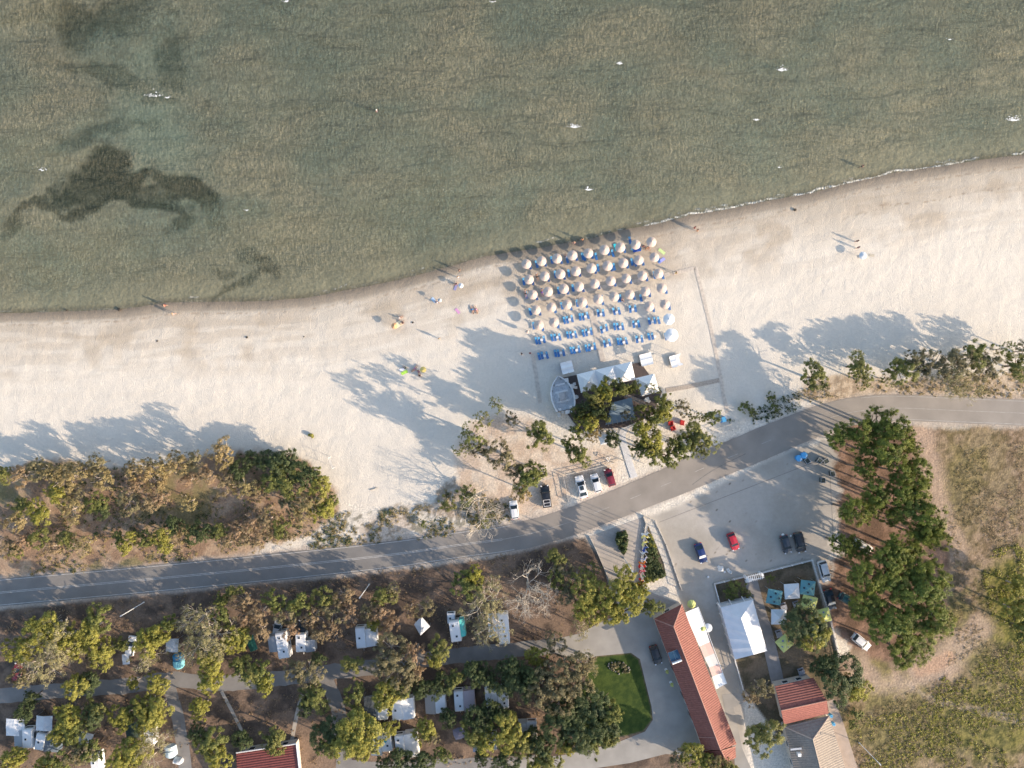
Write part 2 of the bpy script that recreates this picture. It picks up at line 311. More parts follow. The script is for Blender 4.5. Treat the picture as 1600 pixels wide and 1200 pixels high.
# ---------------------------------------------------------------- sea surface
def sea_mat():
    m, nt, p = new_mat('sea_water'); L = nt.links.new
    tc = nd(nt, 'ShaderNodeTexCoord')
    def noise(sc_, sx, sy, rz, det=4.0, ro=.55):
        mp = nd(nt, 'ShaderNodeMapping'); mp.inputs['Rotation'].default_value = (0, 0, R(rz)); mp.inputs['Scale'].default_value = (sx, sy, 1)
        L(tc.outputs['Object'], mp.inputs[0]); n = nd(nt, 'ShaderNodeTexNoise', _Scale=sc_, _Detail=det, _Roughness=ro, _Distortion=.6); L(mp.outputs[0], n.inputs[0]); return n.outputs[0]
    def math_(op, a, b, c=None):
        n = nd(nt, 'ShaderNodeMath', operation=op)
        for i, v in enumerate((a, b, c)):
            if v is None: continue
            if isinstance(v, (int, float)): n.inputs[i].default_value = v
            else: L(v, n.inputs[i])
        return n.outputs[0]
    wv = nd(nt, 'ShaderNodeTexWave', bands_direction='Y', wave_profile='SAW', _Scale=.062, _Distortion=7.0, _Detail=3.0); wv.inputs['Detail Scale'].default_value = 1.6; mpw = nd(nt, 'ShaderNodeMapping'); mpw.inputs['Rotation'].default_value = (0, 0, R(-20)); mpw.inputs['Scale'].default_value = (.55, 1, 1); L(tc.outputs['Object'], mpw.inputs[0]); L(mpw.outputs[0], wv.inputs[0])
    swell = noise(.20, .45, 1.7, 24, 4); rip = noise(1.7, 1.5, .60, 20, 3, .6); fine = noise(2.6, 1.3, .8, -18, 3)
    h = math_('MULTIPLY_ADD', wv.outputs['Fac'], 1.7, math_('MULTIPLY_ADD', swell, 4.5, math_('MULTIPLY_ADD', rip, 1.1, math_('MULTIPLY', fine, .45))))
    b = nd(nt, 'ShaderNodeBump', _Strength=1.0, _Distance=1.0); L(h, b.inputs['Height'])
    sh = nd(nt, 'ShaderNodeAttribute', attribute_name='depth').outputs['Fac']
    big = noise(.035, 1, 1.7, 20, 5)
    mrr = nd(nt, 'ShaderNodeMapRange'); mrr.inputs[1].default_value = .40; mrr.inputs[2].default_value = .60; L(rip, mrr.inputs[0])
    mrb = nd(nt, 'ShaderNodeMapRange'); mrb.inputs[1].default_value = .40; mrb.inputs[2].default_value = .60; L(big, mrb.inputs[0])
    c1 = mixc(nt, mrb.outputs[0], (.17, .245, .205, 1), (.35, .34, .245, 1))
    c2 = mixc(nt, mrr.outputs[0], (.085, .12, .10, 1), c1)  # ripple light and dark painted into the water colour, following the bump noise
    c2 = mixc(nt, .15, c2, c1)
    # foam along the wash line
    fo = nd(nt, 'ShaderNodeAttribute', attribute_name='foam').outputs['Fac']
    fn = noise(1.6, 1, 1, 0, 5, .7); fm = math_('MULTIPLY', fo, math_('SMOOTHSTEP' if False else 'GREATER_THAN', fn, .44))
    c3 = mixc(nt, fm, c2, (.75, .75, .72, 1))
    L(c3, p.inputs['Base Color']); p.inputs['Roughness'].default_value = .22; p.inputs['IOR'].default_value = 1.33; L(b.outputs[0], p.inputs['Normal'])
    tr = nd(nt, 'ShaderNodeBsdfTransparent'); tr.inputs[0].default_value = (.84, .87, .82, 1)
    mx = nt.nodes.new('ShaderNodeMixShader')
    op = nd(nt, 'ShaderNodeMapRange'); op.inputs[1].default_value = 0; op.inputs[2].default_value = 1.0; op.inputs[3].default_value = .12; op.inputs[4].default_value = .42; L(sh, op.inputs[0])
    fac = math_('MAXIMUM', op.outputs[0], fm)
    L(fac, mx.inputs[0]); L(tr.outputs[0], mx.inputs[1]); L(p.outputs[0], mx.inputs[2]); L(mx.outputs[0], nt.nodes['Material Output'].inputs[0])
    return m
xs2 = axis(-1400, 1400, -104, 104, .5); ys2 = np.concatenate([np.arange(9, 79, .4), 79 + np.cumsum(.4 * 1.4 ** np.arange(1, 24))])
ys2 = np.concatenate([[-40, 0], ys2])
X, Y = np.meshgrid(xs2, ys2); px = X / S + 800; py = 600 - Y / S
# keep only the sea side
ds = poly_sd(px, py, SEA); nwob = (fbm(px, py, 40, 5) - .5) * 14 + (fbm(px, py, 9, 15) - .5) * 5
depth = sstep(ds, 0, 60)
wc, _, _ = field(px, py); depth = depth * (1 - .68 * (1 - sstep(wc.mean(-1), .03, .15)) * (ds > 40))
fo = np.exp(-((ds + nwob * .6 - 2.0) / 1.7) ** 2) * (.35 + .75 * sstep(px, 880, 1050)) * sstep(fbm(px, py, 30, 44), .33, .48)
fo = np.maximum(fo, .8 * np.exp(-((ds + nwob - 8) / 1.2) ** 2) * sstep(fbm(px, py, 25, 47), .58, .68))
Z = np.full(X.shape, -.15) + .012 * (fbm(X, Y, 3, 3) - .5)
idx = np.arange(X.size).reshape(X.shape); F = np.stack([idx[:-1, :-1], idx[:-1, 1:], idx[1:, 1:], idx[1:, :-1]], -1).reshape(-1, 4)
keep = (ds.ravel()[F] > -14).any(1); F = F[keep]; u, inv = np.unique(F, return_inverse=True)
o = npmesh('water', np.stack([X, Y, Z], -1).reshape(-1, 3)[u], inv.reshape(-1, 4), sea_mat(), None, {'depth': depth.ravel()[u], 'foam': fo.ravel()[u]}); tag(o, kind='structure')

# whitecaps : frayed little scraps of foam lying on the water
mb = MB(); FOAM = M('foam', (.82, .83, .82), .7, .1)
for (x, y, n, sp) in ((897,199,60,9),(1222,110,50,8),(1583,188,70,10),(920,297,30,6),(968,100,22,5),(1182,188,14,4),(1484,62,6,5),(240,150,36,14),(262,153,20,4),(770,3,10,5),(446,3,10,5),(385,329,6,3),(66,266,10,9),(1218,262,6,5)):
    for k in range(int(n * 1.6)):
        t = random.gauss(0, .55); c = at(x + t * sp, y - abs(random.gauss(0, .35)) * sp * .9 * (random.random() < .35) + random.gauss(0, .05) * sp - abs(t) * 1.2, -.12 + .004 * random.random()); r = .03 + .12 * random.random() * math.exp(-t * t); a0 = random.random() * 6
        mb.quad(*[(c.x + r * (.6 + .7 * random.random()) * math.cos(a0 + q * 1.05) * 1.4, c.y + r * (.4 + .5 * random.random()) * math.sin(a0 + q * 1.05), c.z + .01 * random.random()) for q in range(6)])
tag(mb.build('sea_foam', FOAM), 'small white patches of foam breaking on the green sea', 'foam', kind='stuff')

# ---------------------------------------------------------------- roads, paths
def smooth_line(pts, step=8):
    P = [Vector((a, b)) for a, b in pts]; out = []
    for i in range(len(P) - 1):
        p0 = P[max(i - 1, 0)]; p1 = P[i]; p2 = P[i + 1]; p3 = P[min(i + 2, len(P) - 1)]; n = max(2, int((p2 - p1).length / step))
        for k in range(n):
            t = k / n; out.append(.5 * ((2 * p1) + (p2 - p0) * t + (2 * p0 - 5 * p1 + 4 * p2 - p3) * t * t + (3 * p1 - p0 - 3 * p2 + p3) * t ** 3))
    out.append(P[-1]); return out
def ribbon(name, pts, width, mat, z, kind='structure', ragged=0.0, off=0.0, dash=None, rng_px=None, parent=None, mbin=None, raw=False):
    L = pts if raw else smooth_line(pts); mb = mbin or MB(); prev = None; acc = 0
    for i, p in enumerate(L):
        d = (L[min(i + 1, len(L) - 1)] - L[max(i - 1, 0)]).normalized(); n = Vector((-d.y, d.x)); w_ = width(p.x) if callable(width) else width
        o_ = off(p.x) if callable(off) else off
        l = p + n * (o_ - w_ / 2 + random.uniform(-ragged, ragged)); r = p + n * (o_ + w_ / 2 + random.uniform(-ragged, ragged))
        A = at(l.x, l.y); B = at(r.x, r.y); cur = ((A.x, A.y, z), (B.x, B.y, z))
        if i: acc += (p - L[i - 1]).length
        ok = (rng_px is None or rng_px[0] <= p.x <= rng_px[1]) and (dash is None or (acc % dash[0]) < dash[1])
        if prev and ok: mb.quad(prev[0], prev[1], cur[1], cur[0])
        prev = cur
    if mbin: return
    o = mb.build(name, mat, parent); 
    if kind and not parent: tag(o, kind=kind)
    return o
def asphalt():
    m, nt, p = new_mat('asphalt'); L = nt.links.new; tc = nd(nt, 'ShaderNodeTexCoord')
    n1 = nd(nt, 'ShaderNodeTexNoise', _Scale=.25, _Detail=6.0); L(tc.outputs['Object'], n1.inputs[0]); n2 = nd(nt, 'ShaderNodeTexNoise', _Scale=6.0, _Detail=4.0); L(tc.outputs['Object'], n2.inputs[0])
    sx = nd(nt, 'ShaderNodeSeparateXYZ'); L(tc.outputs['Object'], sx.inputs[0])
    mr = nd(nt, 'ShaderNodeMapRange'); mr.inputs[1].default_value = -25; mr.inputs[2].default_value = 20; L(sx.outputs[0], mr.inputs[0])
    base = mixc(nt, mr.outputs[0], (.165, .158, .152, 1), (.245, .218, .192, 1))      # darker grey in the west, lighter and sandier in the east
    mr1 = nd(nt, 'ShaderNodeMapRange'); mr1.inputs[1].default_value = .3; mr1.inputs[2].default_value = .7; mr1.inputs[3].default_value = .85; mr1.inputs[4].default_value = 1.2; L(n1.outputs[0], mr1.inputs[0])
    cm = nd(nt, 'ShaderNodeCombineColor'); [L(mr1.outputs[0], cm.inputs[i]) for i in range(3)]
    c = mixc(nt, 1.0, base, cm.outputs[0], 'MULTIPLY'); c = mixc(nt, n2.outputs[0], c, mixc(nt, .25, c, (.4, .36, .3, 1)))
    L(c, p.inputs['Base Color']); p.inputs['Roughness'].default_value = .8
    b = nd(nt, 'ShaderNodeBump', _Strength=.2, _Distance=.03); L(n2.outputs[0], b.inputs['Height']); L(b.outputs[0], p.inputs['Normal']); return m
ASPH = asphalt()
rw = lambda x: np.interp(x, [0, 500, 800, 960, 1100, 1200, 1290, 1400, 1600], [43, 43, 42, 44, 50, 50, 45, 41, 41])
rsm = smooth_line(ROADC)
ribbon('road', rsm, rw, ASPH, .030, ragged=.5, raw=True)
LINE = M('road_line_paint', (.46, .45, .43), .7, .25, 1.5)
WORN = M('worn_line_paint', (.36, .34, .31), .8, .3, 1.5)
mb = MB()
ribbon('', rsm, .8, LINE, .036, off=lambda x: rw(x) / 2 - 2.2, rng_px=(-850, 800), mbin=mb, raw=True)
ribbon('', rsm, .8, LINE, .036, off=lambda x: -rw(x) / 2 + 2.2, rng_px=(-850, 800), mbin=mb, raw=True)
ribbon('', rsm, .7, LINE, .036, off=-1.0, rng_px=(-850, 790), mbin=mb, raw=True); ribbon('', rsm, .7, LINE, .036, off=1.0, rng_px=(-850, 790), mbin=mb, raw=True)
tag(mb.build('road_lines', LINE), kind='structure')
mb = MB(); ribbon('', rsm, .8, WORN, .036, dash=(56, 20), rng_px=(880, 1230), mbin=mb, raw=True); ribbon('', rsm, .9, WORN, .036, rng_px=(790, 880), mbin=mb, raw=True); ribbon('', rsm, .7, WORN, .036, off=.6, rng_px=(1300, 2300), mbin=mb, raw=True); ribbon('', rsm, .8, WORN, .036, off=lambda x: rw(x) / 2 - 2.5, rng_px=(1290, 2300), mbin=mb, raw=True)
ribbon('', rsm, .8, WORN, .036, off=lambda x: -rw(x) / 2 + 2.5, rng_px=(1350, 2300), mbin=mb, raw=True)
tag(mb.build('worn_road_lines', WORN), kind='structure')

JOINT = M('joint_dark', (.25, .23, .21), .9, .2, 2)
ribbon('paving_joint', [(1030,816),(1110,785),(1200,750),(1292,714)], .9, JOINT, .012); ribbon('paving_joint', [(1297,745),(1300,800),(1303,870)], .9, JOINT, .012)
ribbon('tyre_marks', [(1082,757),(1104,741),(1130,726),(1165,709)], 1.1, M('tyre_black', (.19,.175,.16), .9, .3, 2), .040)
def slab(name, pts, z, mat, kind='structure'):
    mb = MB(); mb.prism([tuple(at(a, b)[:2]) for a, b in pts], z - .1, z); return tag(mb.build(name, mat), kind=kind)
DRIVE = M('drive_concrete', (.31, .295, .27), .85, .16, .35, bump=.25, bscale=6)
def paver_mat():
    m, nt, p = new_mat('entrance_pavers'); L = nt.links.new; tc = nd(nt, 'ShaderNodeTexCoord'); mp = nd(nt, 'ShaderNodeMapping'); mp.inputs['Rotation'].default_value = (0, 0, R(20)); L(tc.outputs['Object'], mp.inputs[0])
    br = nd(nt, 'ShaderNodeTexBrick'); br.inputs['Scale'].default_value = 1; br.inputs['Brick Width'].default_value = 1.2; br.inputs['Row Height'].default_value = .6; br.inputs['Mortar Size'].default_value = .03
    br.inputs['Color1'].default_value = (.38, .345, .31, 1); br.inputs['Color2'].default_value = (.34, .31, .275, 1); br.inputs['Mortar'].default_value = (.27, .24, .21, 1); L(mp.outputs[0], br.inputs[0])
    n = nd(nt, 'ShaderNodeTexNoise', _Scale=.4, _Detail=5.0); L(tc.outputs['Object'], n.inputs[0]); L(mixc(nt, n.outputs[0], br.outputs[0], mixc(nt, .5, br.outputs[0], (.5, .45, .4, 1))), p.inputs['Base Color']); p.inputs['Roughness'].default_value = .85; return m
slab('entrance_forecourt', [(921,838),(1004,808),(1009,818),(1001,880),(999,918),(1066,945),(1022,968),(1003,958),(985,950),(962,958),(948,905),(938,872)], .022, paver_mat())
slab('driveway', [(1003,958),(1022,966),(1100,1170),(1092,1182),(1040,1178),(985,1192),(880,1208),(790,1215),(790,1190),(880,1180),(960,1162),(1008,1143),(1020,1125),(1018,1104),(1007,1060),(1000,1030),(986,1020),(933,1025),(905,1032),(860,1018),(860,1000),(905,990),(940,972),(962,962),(985,952)], .018, DRIVE)
GRAV = M('camp_gravel', (.21, .20, .19), .9, .18, .4, bump=.3, bscale=6)
ribbon('camp_road', [(-200,1110),(0,1088),(60,1082),(130,1076),(200,1072),(270,1062),(340,1068),(420,1062),(500,1052),(600,1040),(700,1026),(780,1018),(870,1009)], lambda x: 24, GRAV, .010, ragged=1.2)
ribbon('camp_side_road', [(262,1062),(275,1110),(285,1160),(292,1230)], 20, GRAV, .014, ragged=1.0)
ribbon('camp_cross_road', [(505,1052),(520,1085),(530,1115),(525,1150),(540,1190),(550,1240)], 22, GRAV, .015, ragged=1.0)
ribbon('camp_back_road', [(525,1196),(600,1200),(700,1196),(800,1192),(860,1190)], 20, GRAV, .012, ragged=1.0)
PATHM = M('path_concrete', (.40, .36, .31), .85, .12, 1)
ribbon('footpath', [(346,1080),(362,1110),(378,1142)], 5, PATHM, .020); ribbon('footpath', [(472,1085),(463,1120),(456,1158)], 6, PATHM, .020)
ribbon('courtyard_path', [(1172,902),(1185,950),(1200,1000),(1216,1070)], 20, M('courtyard_paving', (.25, .235, .225), .85, .15, 1), .020)
slab('terrace_paving', [(1292,1096),(1303,1092),(1318,1130),(1340,1200),(1345,1225),(1325,1225),(1296,1118)], .03, M('terrace_stone', (.36, .29, .24), .85, .15, 1))
slab('side_paving', [(1128,1085),(1160,1082),(1168,1095),(1146,1105),(1160,1170),(1180,1215),(1150,1215),(1145,1160),(1135,1120)], .02, DRIVE)

# ---------------------------------------------------------------- foliage
def leaf_mat(name, c1, c2, c3, trans=.25):
    m, nt, p = new_mat(name); L = nt.links.new
    a = nd(nt, 'ShaderNodeAttribute', attribute_name='tint'); oi = nd(nt, 'ShaderNodeObjectInfo')
    c = mixc(nt, a.outputs['Fac'], (*c1, 1), (*c2, 1))
    mr = nd(nt, 'ShaderNodeMapRange'); mr.inputs[3].default_value = 0; mr.inputs[4].default_value = .6; L(oi.outputs['Random'], mr.inputs[0])
    c = mixc(nt, mr.outputs[0], c, (*c3, 1)); L(c, p.inputs['Base Color']); p.inputs['Roughness'].default_value = .55; p.inputs['Specular IOR Level'].default_value = .3
    t = nd(nt, 'ShaderNodeBsdfTranslucent'); L(c, t.inputs[0]); mx = nt.nodes.new('ShaderNodeMixShader'); mx.inputs[0].default_value = trans
    L(p.outputs[0], mx.inputs[1]); L(t.outputs[0], mx.inputs[2]); L(mx.outputs[0], nt.nodes['Material Output'].inputs[0]); return m
LEAF = {
 'pine': leaf_mat('pine_needles', (.045,.075,.02), (.34,.36,.07), (.14,.19,.04), .25),
 'green': leaf_mat('green_leaves', (.05,.08,.025), (.28,.30,.08), (.27,.25,.08), .3),
 'dark': leaf_mat('dark_leaves', (.022,.042,.018), (.15,.19,.07), (.12,.145,.06), .3),
 'lime': leaf_mat('yellow_green_leaves', (.12,.13,.03), (.52,.49,.10), (.36,.34,.09), .35),
 'olive': leaf_mat('olive_leaves', (.10,.10,.05), (.36,.31,.17), (.24,.21,.12), .3),
 'brown': leaf_mat('dry_brown_leaves', (.19,.13,.085), (.52,.36,.23), (.28,.25,.13), .3),
 'gold': leaf_mat('golden_leaves', (.20,.15,.07), (.52,.40,.20), (.30,.27,.12), .3),
 'pale': leaf_mat('pale_leaves', (.20,.19,.09), (.40,.37,.19), (.34,.30,.16), .35),
}
BARK = M('bark', (.16, .12, .09), .9, .3, 6, bump=.5); PALEBARK = M('pale_bark', (.52, .46, .38), .85, .2, 6, bump=.3); GREYBARK = M('grey_bark', (.40, .34, .29), .9, .2, 6, bump=.3)
def leaves(cent, crad, nper, lsize, up=.35, seed=0, flat=.8, core=None):
    r = np.random.default_rng(seed); n = len(cent); N = n * nper
    C = np.repeat(cent, nper, 0); rr = np.repeat(crad, nper)
    d = r.normal(size=(N, 3)); d /= np.linalg.norm(d, axis=1)[:, None]; rad = r.random(N) ** .45
    P = C + d * (rr * rad)[:, None] * np.array([1, 1, flat])
    if core is None: nrm = d * .9 + r.normal(size=(N, 3)) * .55 + np.array([0, 0, up])
    else:
        oc = P - np.asarray(core); oc /= np.linalg.norm(oc, axis=1)[:, None] + 1e-6; nrm = d * .55 + oc * .85 + r.normal(size=(N, 3)) * .38 + np.array([0, 0, up * .5]); nrm /= np.linalg.norm(nrm, axis=1)[:, None]
    t = np.cross(nrm, r.normal(size=(N, 3))); t /= np.linalg.norm(t, axis=1)[:, None]; b = np.cross(nrm, t)
    s = lsize * (.6 + .8 * r.random(N))[:, None]
    v = np.stack([P - t * s, P - b * s * .55 + nrm * s * .15, P + t * s, P + b * s * .55 + nrm * s * .15], 1).reshape(-1, 3)
    tint = np.clip(np.repeat(r.random(n), nper) * .6 + r.random(N) * .4, 0, 1)
    return v, np.arange(4 * N).reshape(-1, 4), np.repeat(tint, 4)
def limb(mb, p, d, ln, r, lev, spread, kids, seedr, tips, sides=5, up=.0):
    segs = 2; q = p
    for k in range(segs):
        d2 = (d + Vector((seedr.gauss(0, .16), seedr.gauss(0, .16), seedr.gauss(0, .10) + up))).normalized(); q2 = q + d2 * ln / segs
        mb.tube(q, q2, r * (1 - .3 * k / segs), r * (1 - .3 * (k + 1) / segs), sides, False); q = q2; d = d2
    tips.append((q, lev))
    if lev <= 0: return
    for i in range(kids):
        a = Vector((seedr.gauss(0, 1), seedr.gauss(0, 1), seedr.gauss(0, .6))).normalized()
        nd_ = (d + a * spread).normalized(); s0 = p.lerp(q, .45 + .55 * seedr.random()) if i else q
        limb(mb, s0, nd_, ln * (.55 + .3 * seedr.random()), r * .55, lev - 1, spread, kids, seedr, tips, max(3, sides - 1), up)
TREEDEF = {  # radius, height, leaf key, bark, clumps, clump radius, leaves per clump, leaf size, vertical half height, openness
 'pine': (4.0, 10.0, 'pine', BARK, 190, .50, 85, .105, 2.1, .10),
 'green': (3.0, 8.0, 'green', BARK, 150, .38, 75, .10, 2.4, .15),
 'dark': (3.5, 8.0, 'dark', BARK, 210, .42, 70, .105, 2.8, .04),
 'lime': (3.0, 7.0, 'lime', GREYBARK, 190, .36, 68, .10, 2.5, .06),
 'olive': (3.0, 7.0, 'olive', GREYBARK, 140, .34, 62, .09, 2.0, .22),
 'brown': (2.6, 5.0, 'brown', GREYBARK, 105, .32, 62, .08, 1.5, .26),
 'gold': (2.6, 5.0, 'gold', GREYBARK, 110, .32, 62, .08, 1.5, .22),
 'sparse': (3.0, 7.5, 'green', GREYBARK, 95, .30, 50, .09, 1.9, .34),
 'pale': (4.0, 8.5, 'pale', PALEBARK, 150, .42, 40, .09, 2.6, .24),
 'bare': (3.4, 6.0, None, PALEBARK, 0, 0, 0, 0, 2.0, 0),
 'shrub': (1.6, 2.0, 'green', BARK, 40, .30, 60, .08, .8, .2),
}
TREEMESH = {}
def tree_proto(kind, var):
    if (kind, var) in TREEMESH: return TREEMESH[(kind, var)]
    Rr, Ht, lk, bark, nc, crd, nper, ls, vh, op = TREEDEF[kind]; sr = random.Random(hash_(kind) * 10 + var); r = np.random.default_rng(hash_(kind) * 100 + var)
    zc = Ht - vh
    mb = MB(); tips = []
    if kind in ('bare', 'pale'):
        mb.tube((0, 0, -.3), (0, 0, Ht * .3), .22, .18, 7)
        for i in range(5 if kind == 'bare' else 6):
            a = 2 * math.pi * (i + sr.random() * .7) / 6
            limb(mb, Vector((0, 0, Ht * (.22 + .02 * i))), Vector((math.cos(a), math.sin(a), .9)).normalized(), Rr * .68, .11, 4 if kind == 'bare' else 3, .85, 3, sr, tips, 4, .02)
    else:
        top = Vector((sr.gauss(0, .2), sr.gauss(0, .2), zc - vh * .3)); mb.tube((0, 0, -.3), (top.x * .5, top.y * .5, top.z * .5), .055 * Rr + .08, .045 * Rr + .04, 7, False); mb.tube((top.x * .5, top.y * .5, top.z * .5), top, .045 * Rr + .04, .03 * Rr, 7, False)
        for i in range(8):
            a = 2 * math.pi * (i + sr.random() * .6) / 8; e = .25 + .6 * sr.random(); z0 = top.z * (.62 + .38 * sr.random())
            limb(mb, Vector((top.x * z0 / top.z, top.y * z0 / top.z, z0)), Vector((math.cos(a), math.sin(a), e)).normalized(), Rr * .55, .022 * Rr + .02, 1, .6, 2, sr, tips, 4, .02)
    root = empty('proto', (0, 0, 0)); t = mb.build('trunk', bark, root)
    if lk:
        ph = r.random(6) * 6.28; C = []; CR = []
        gaps = [(r.random() * 6.28, .35 + .5 * r.random(), .22 + .12 * r.random()) for _ in range(int(op * 14) + 1)]
        while len(C) < nc:
            a = r.random() * 6.28; q = r.random() ** .55; rad = 1 + .16 * math.sin(2 * a + ph[0]) + .13 * math.sin(3 * a + ph[1]) + .11 * math.sin(5 * a + ph[2]) + .06 * math.sin(9 * a + ph[3])
            x, y = q * rad * math.cos(a), q * rad * math.sin(a)
            if any(math.hypot(x - g1 * math.cos(g0), y - g1 * math.sin(g0)) < g2 for g0, g1, g2 in gaps): continue
            zz = (r.random() * 1.25 - .35) * math.sqrt(max(0, 1 - min(1, q) ** 2 * .85))
            C.append((x * (Rr - crd * .6), y * (Rr - crd * .6), zc + vh * zz * .9 + .12 * vh * math.sin(4 * x + ph[4]) * 1.5)); CR.append(crd * (.5 + 1.0 * r.random()))
        if kind == 'pale':
            tp = [q for q, l in tips if l <= 1]; sr.shuffle(tp)
            for i in range(len(C) // 2 * 1): C[i] = tuple(tp[i % len(tp)])
        if kind in ('sparse', 'olive', 'pine'):
            tp = [q for q, l in tips if l == 0]; sr.shuffle(tp)
            for i in range(min(len(tp), nc // 3)): C[i] = tuple(tp[i])
        v, f, ti = leaves(np.array(C), np.array(CR), nper, ls, .35, hash_(kind) + var, .6 if kind == 'pine' else .8, (0, 0, zc - vh * .7))
        npmesh('crown', v, f, LEAF[lk], root, {'tint': ti})
    for o in (root,) + tuple(root.children): pass
    TREEMESH[(kind, var)] = root; return root
def hash_(s): return sum((i + 1) * ord(c) for i, c in enumerate(s)) % 1000
NAMES = {'pine': ('pine_tree', 'tree'), 'green': ('broadleaf_tree', 'tree'), 'dark': ('broadleaf_tree', 'tree'), 'lime': ('plane_tree', 'tree'), 'olive': ('olive_tree', 'tree'), 'brown': ('scrub_tree', 'tree'), 'gold': ('scrub_tree', 'tree'), 'sparse': ('open_crowned_tree', 'tree'), 'pale': ('poplar_tree', 'tree'), 'bare': ('dead_tree', 'tree'), 'shrub': ('shrub', 'shrub')}
LOOK = {'pine': 'dark green pine', 'green': 'mid green leafy tree', 'dark': 'dark green dense tree', 'lime': 'yellow-green leafy tree', 'olive': 'dull olive thin tree', 'brown': 'reddish brown scrub tree', 'gold': 'golden brown scrub tree', 'sparse': 'open green tree with gaps', 'pale': 'pale white-branched tree', 'bare': 'leafless white dead tree', 'shrub': 'low green shrub'}
NV = {'pine': 5, 'green': 4, 'dark': 3, 'lime': 4, 'olive': 3, 'brown': 4, 'gold': 3, 'sparse': 3, 'pale': 3, 'bare': 2, 'shrub': 3}
CNT = {}; USED = {}
def tree(px, py, r, kind, h=None, label=None, group=None):
    CNT[kind] = CNT.get(kind, 0) + 1; var = CNT[kind] % NV[kind]; P = tree_proto(kind, var); d = TREEDEF[kind]
    h = h or d[1]; sr = r * S / d[0]
    hc = h - d[8] * h / d[1]; sr *= (H - hc) / H
    first = (kind, var) not in USED; USED[(kind, var)] = 1
    o = P if first else copy_tree(P); c = at(px, py, hc)
    o.location = (c.x, c.y, 0); o.rotation_euler = (0, 0, random.random() * 6.28); o.scale = (sr, sr * random.uniform(.92, 1.08), h / d[1])
    o.name = NAMES[kind][0]
    if not first:
        for ch in o.children: ch.name = ch.name.split('.')[0]
    if 'group' in o.keys(): del o['group']
    tag(o, label, NAMES[kind][1], group); return o
def grove(where, rows, group):
    """rows = (px, py, r, kind, h); labels count left to right inside each kind of the grove"""
    by = {}
    for t in sorted(rows, key=lambda t: t[0]): by.setdefault(t[3], []).append(t)
    for k, L in by.items():
        for i, t in enumerate(L):
            lab = (LOOK[k] + ' ' + where) if len(L) == 1 else '%s %s from the left %s' % (ordw(i + 1), LOOK[k], where)
            tree(t[0], t[1], t[2], k, t[4] if len(t) > 4 else None, lab, group)

grove('in the pine belt by the car park', [
 (1316,684,24,'pine',10.0),(1345,672,22,'pine',11.2),(1372,664,29,'pine',10.4),(1400,668,26,'pine',11.8),(1362,705,26,'pine',8.5),(1396,700,33,'pine',12.0),(1424,698,15,'pine',10.2),(1350,732,18,'pine',9.4),(1408,738,22,'pine',10.8),(1434,735,24,'pine',9.5),(1372,770,24,'pine',11.0),(1410,772,24,'pine',11.2),(1436,765,22,'pine',10.4),(1335,800,26,'pine',11.8),(1362,790,22,'pine',9.5),(1428,798,29,'pine',11.0),(1454,815,26,'pine',12.2),(1392,806,18,'pine',9.4),(1464,842,20,'pine',10.8),(1440,838,24,'pine',9.5),(1408,858,29,'pine',11.0),(1316,852,20,'pine',9.2),(1340,862,22,'pine',7.4),(1384,876,29,'pine',11.8),(1428,878,32,'pine',9.5),(1452,900,29,'pine',11.0),(1352,902,29,'pine',11.2),(1395,915,37,'pine',10.4),(1445,930,37,'pine',11.8),(1368,940,34,'pine',8.5),(1420,962,34,'pine',10.0),(1462,966,32,'pine',11.2),(1345,948,22,'pine',8.4),(1392,985,34,'pine',9.8),(1435,1000,32,'pine',7.5),(1412,1022,24,'pine',8.0)], 'pines in the belt beside the car park')
grove('at the right edge of the dry field', [(1592,915,20,'lime',6),(1590,955,26,'lime',7),(1606,985,22,'green',7)], 'trees at the edge of the field')
tree(1312,1055,36,'dark',8,'round dark green tree between the red-tiled house and the dry field','tree'); tree(1336,1074,22,'lime',6,'small yellow-green tree against the dark tree near the track'); tree(1286,1040,20,'dark',7,'small dark tree at the end of the white fence by the house')
tree(1258,980,36,'dark',8,'large dark tree shading the coloured gazebos'); tree(1272,990,26,'lime',8.4,'yellow-lit tree leaning over the right-hand lime gazebos')
tree(1194,1152,30,'green',7,'round green tree between the long red roof and the grey roof'); tree(1190,1076,18,'olive',6,'small olive tree beside the courtyard path above the red roof')
tree(1172,1090,14,'brown',5,'little brown tree below the white marquee hall')
grove('around the beach bar', [
 (930,620,18,'green',10),(952,606,16,'green',11),(972,606,14,'green',10),(992,606,11,'green',9),(1018,607,11,'sparse',9),(902,644,12,'dark',9),(914,640,14,'dark',9),(916,660,18,'lime',10),(903,678,14,'green',9),(934,644,13,'dark',10),(944,612,15,'lime',11),(928,678,14,'gold',9),(950,634,12,'sparse',9),(957,686,13,'dark',9),(946,651,9,'green',9),(977,647,8,'olive',9),(1036,626,15,'green',10),(1036,642,18,'lime',9),(1022,656,16,'green',10),(1004,640,12,'green',10),(1002,668,16,'lime',11),(1016,688,22,'lime',10),(990,655,9,'sparse',9),(996,700,15,'green',8),(1022,710,18,'green',9),(1045,714,17,'green',8),(1085,686,24,'green',8),(1102,694,20,'sparse',8),(1068,700,19,'green',8),(1092,704,14,'sparse',7),(1052,690,12,'green',8),(1066,636,13,'olive',6),(1088,652,13,'sparse',6),(1113,652,14,'green',6),(888,693,12,'green',8),(906,712,18,'green',9)], 'trees around the beach bar')
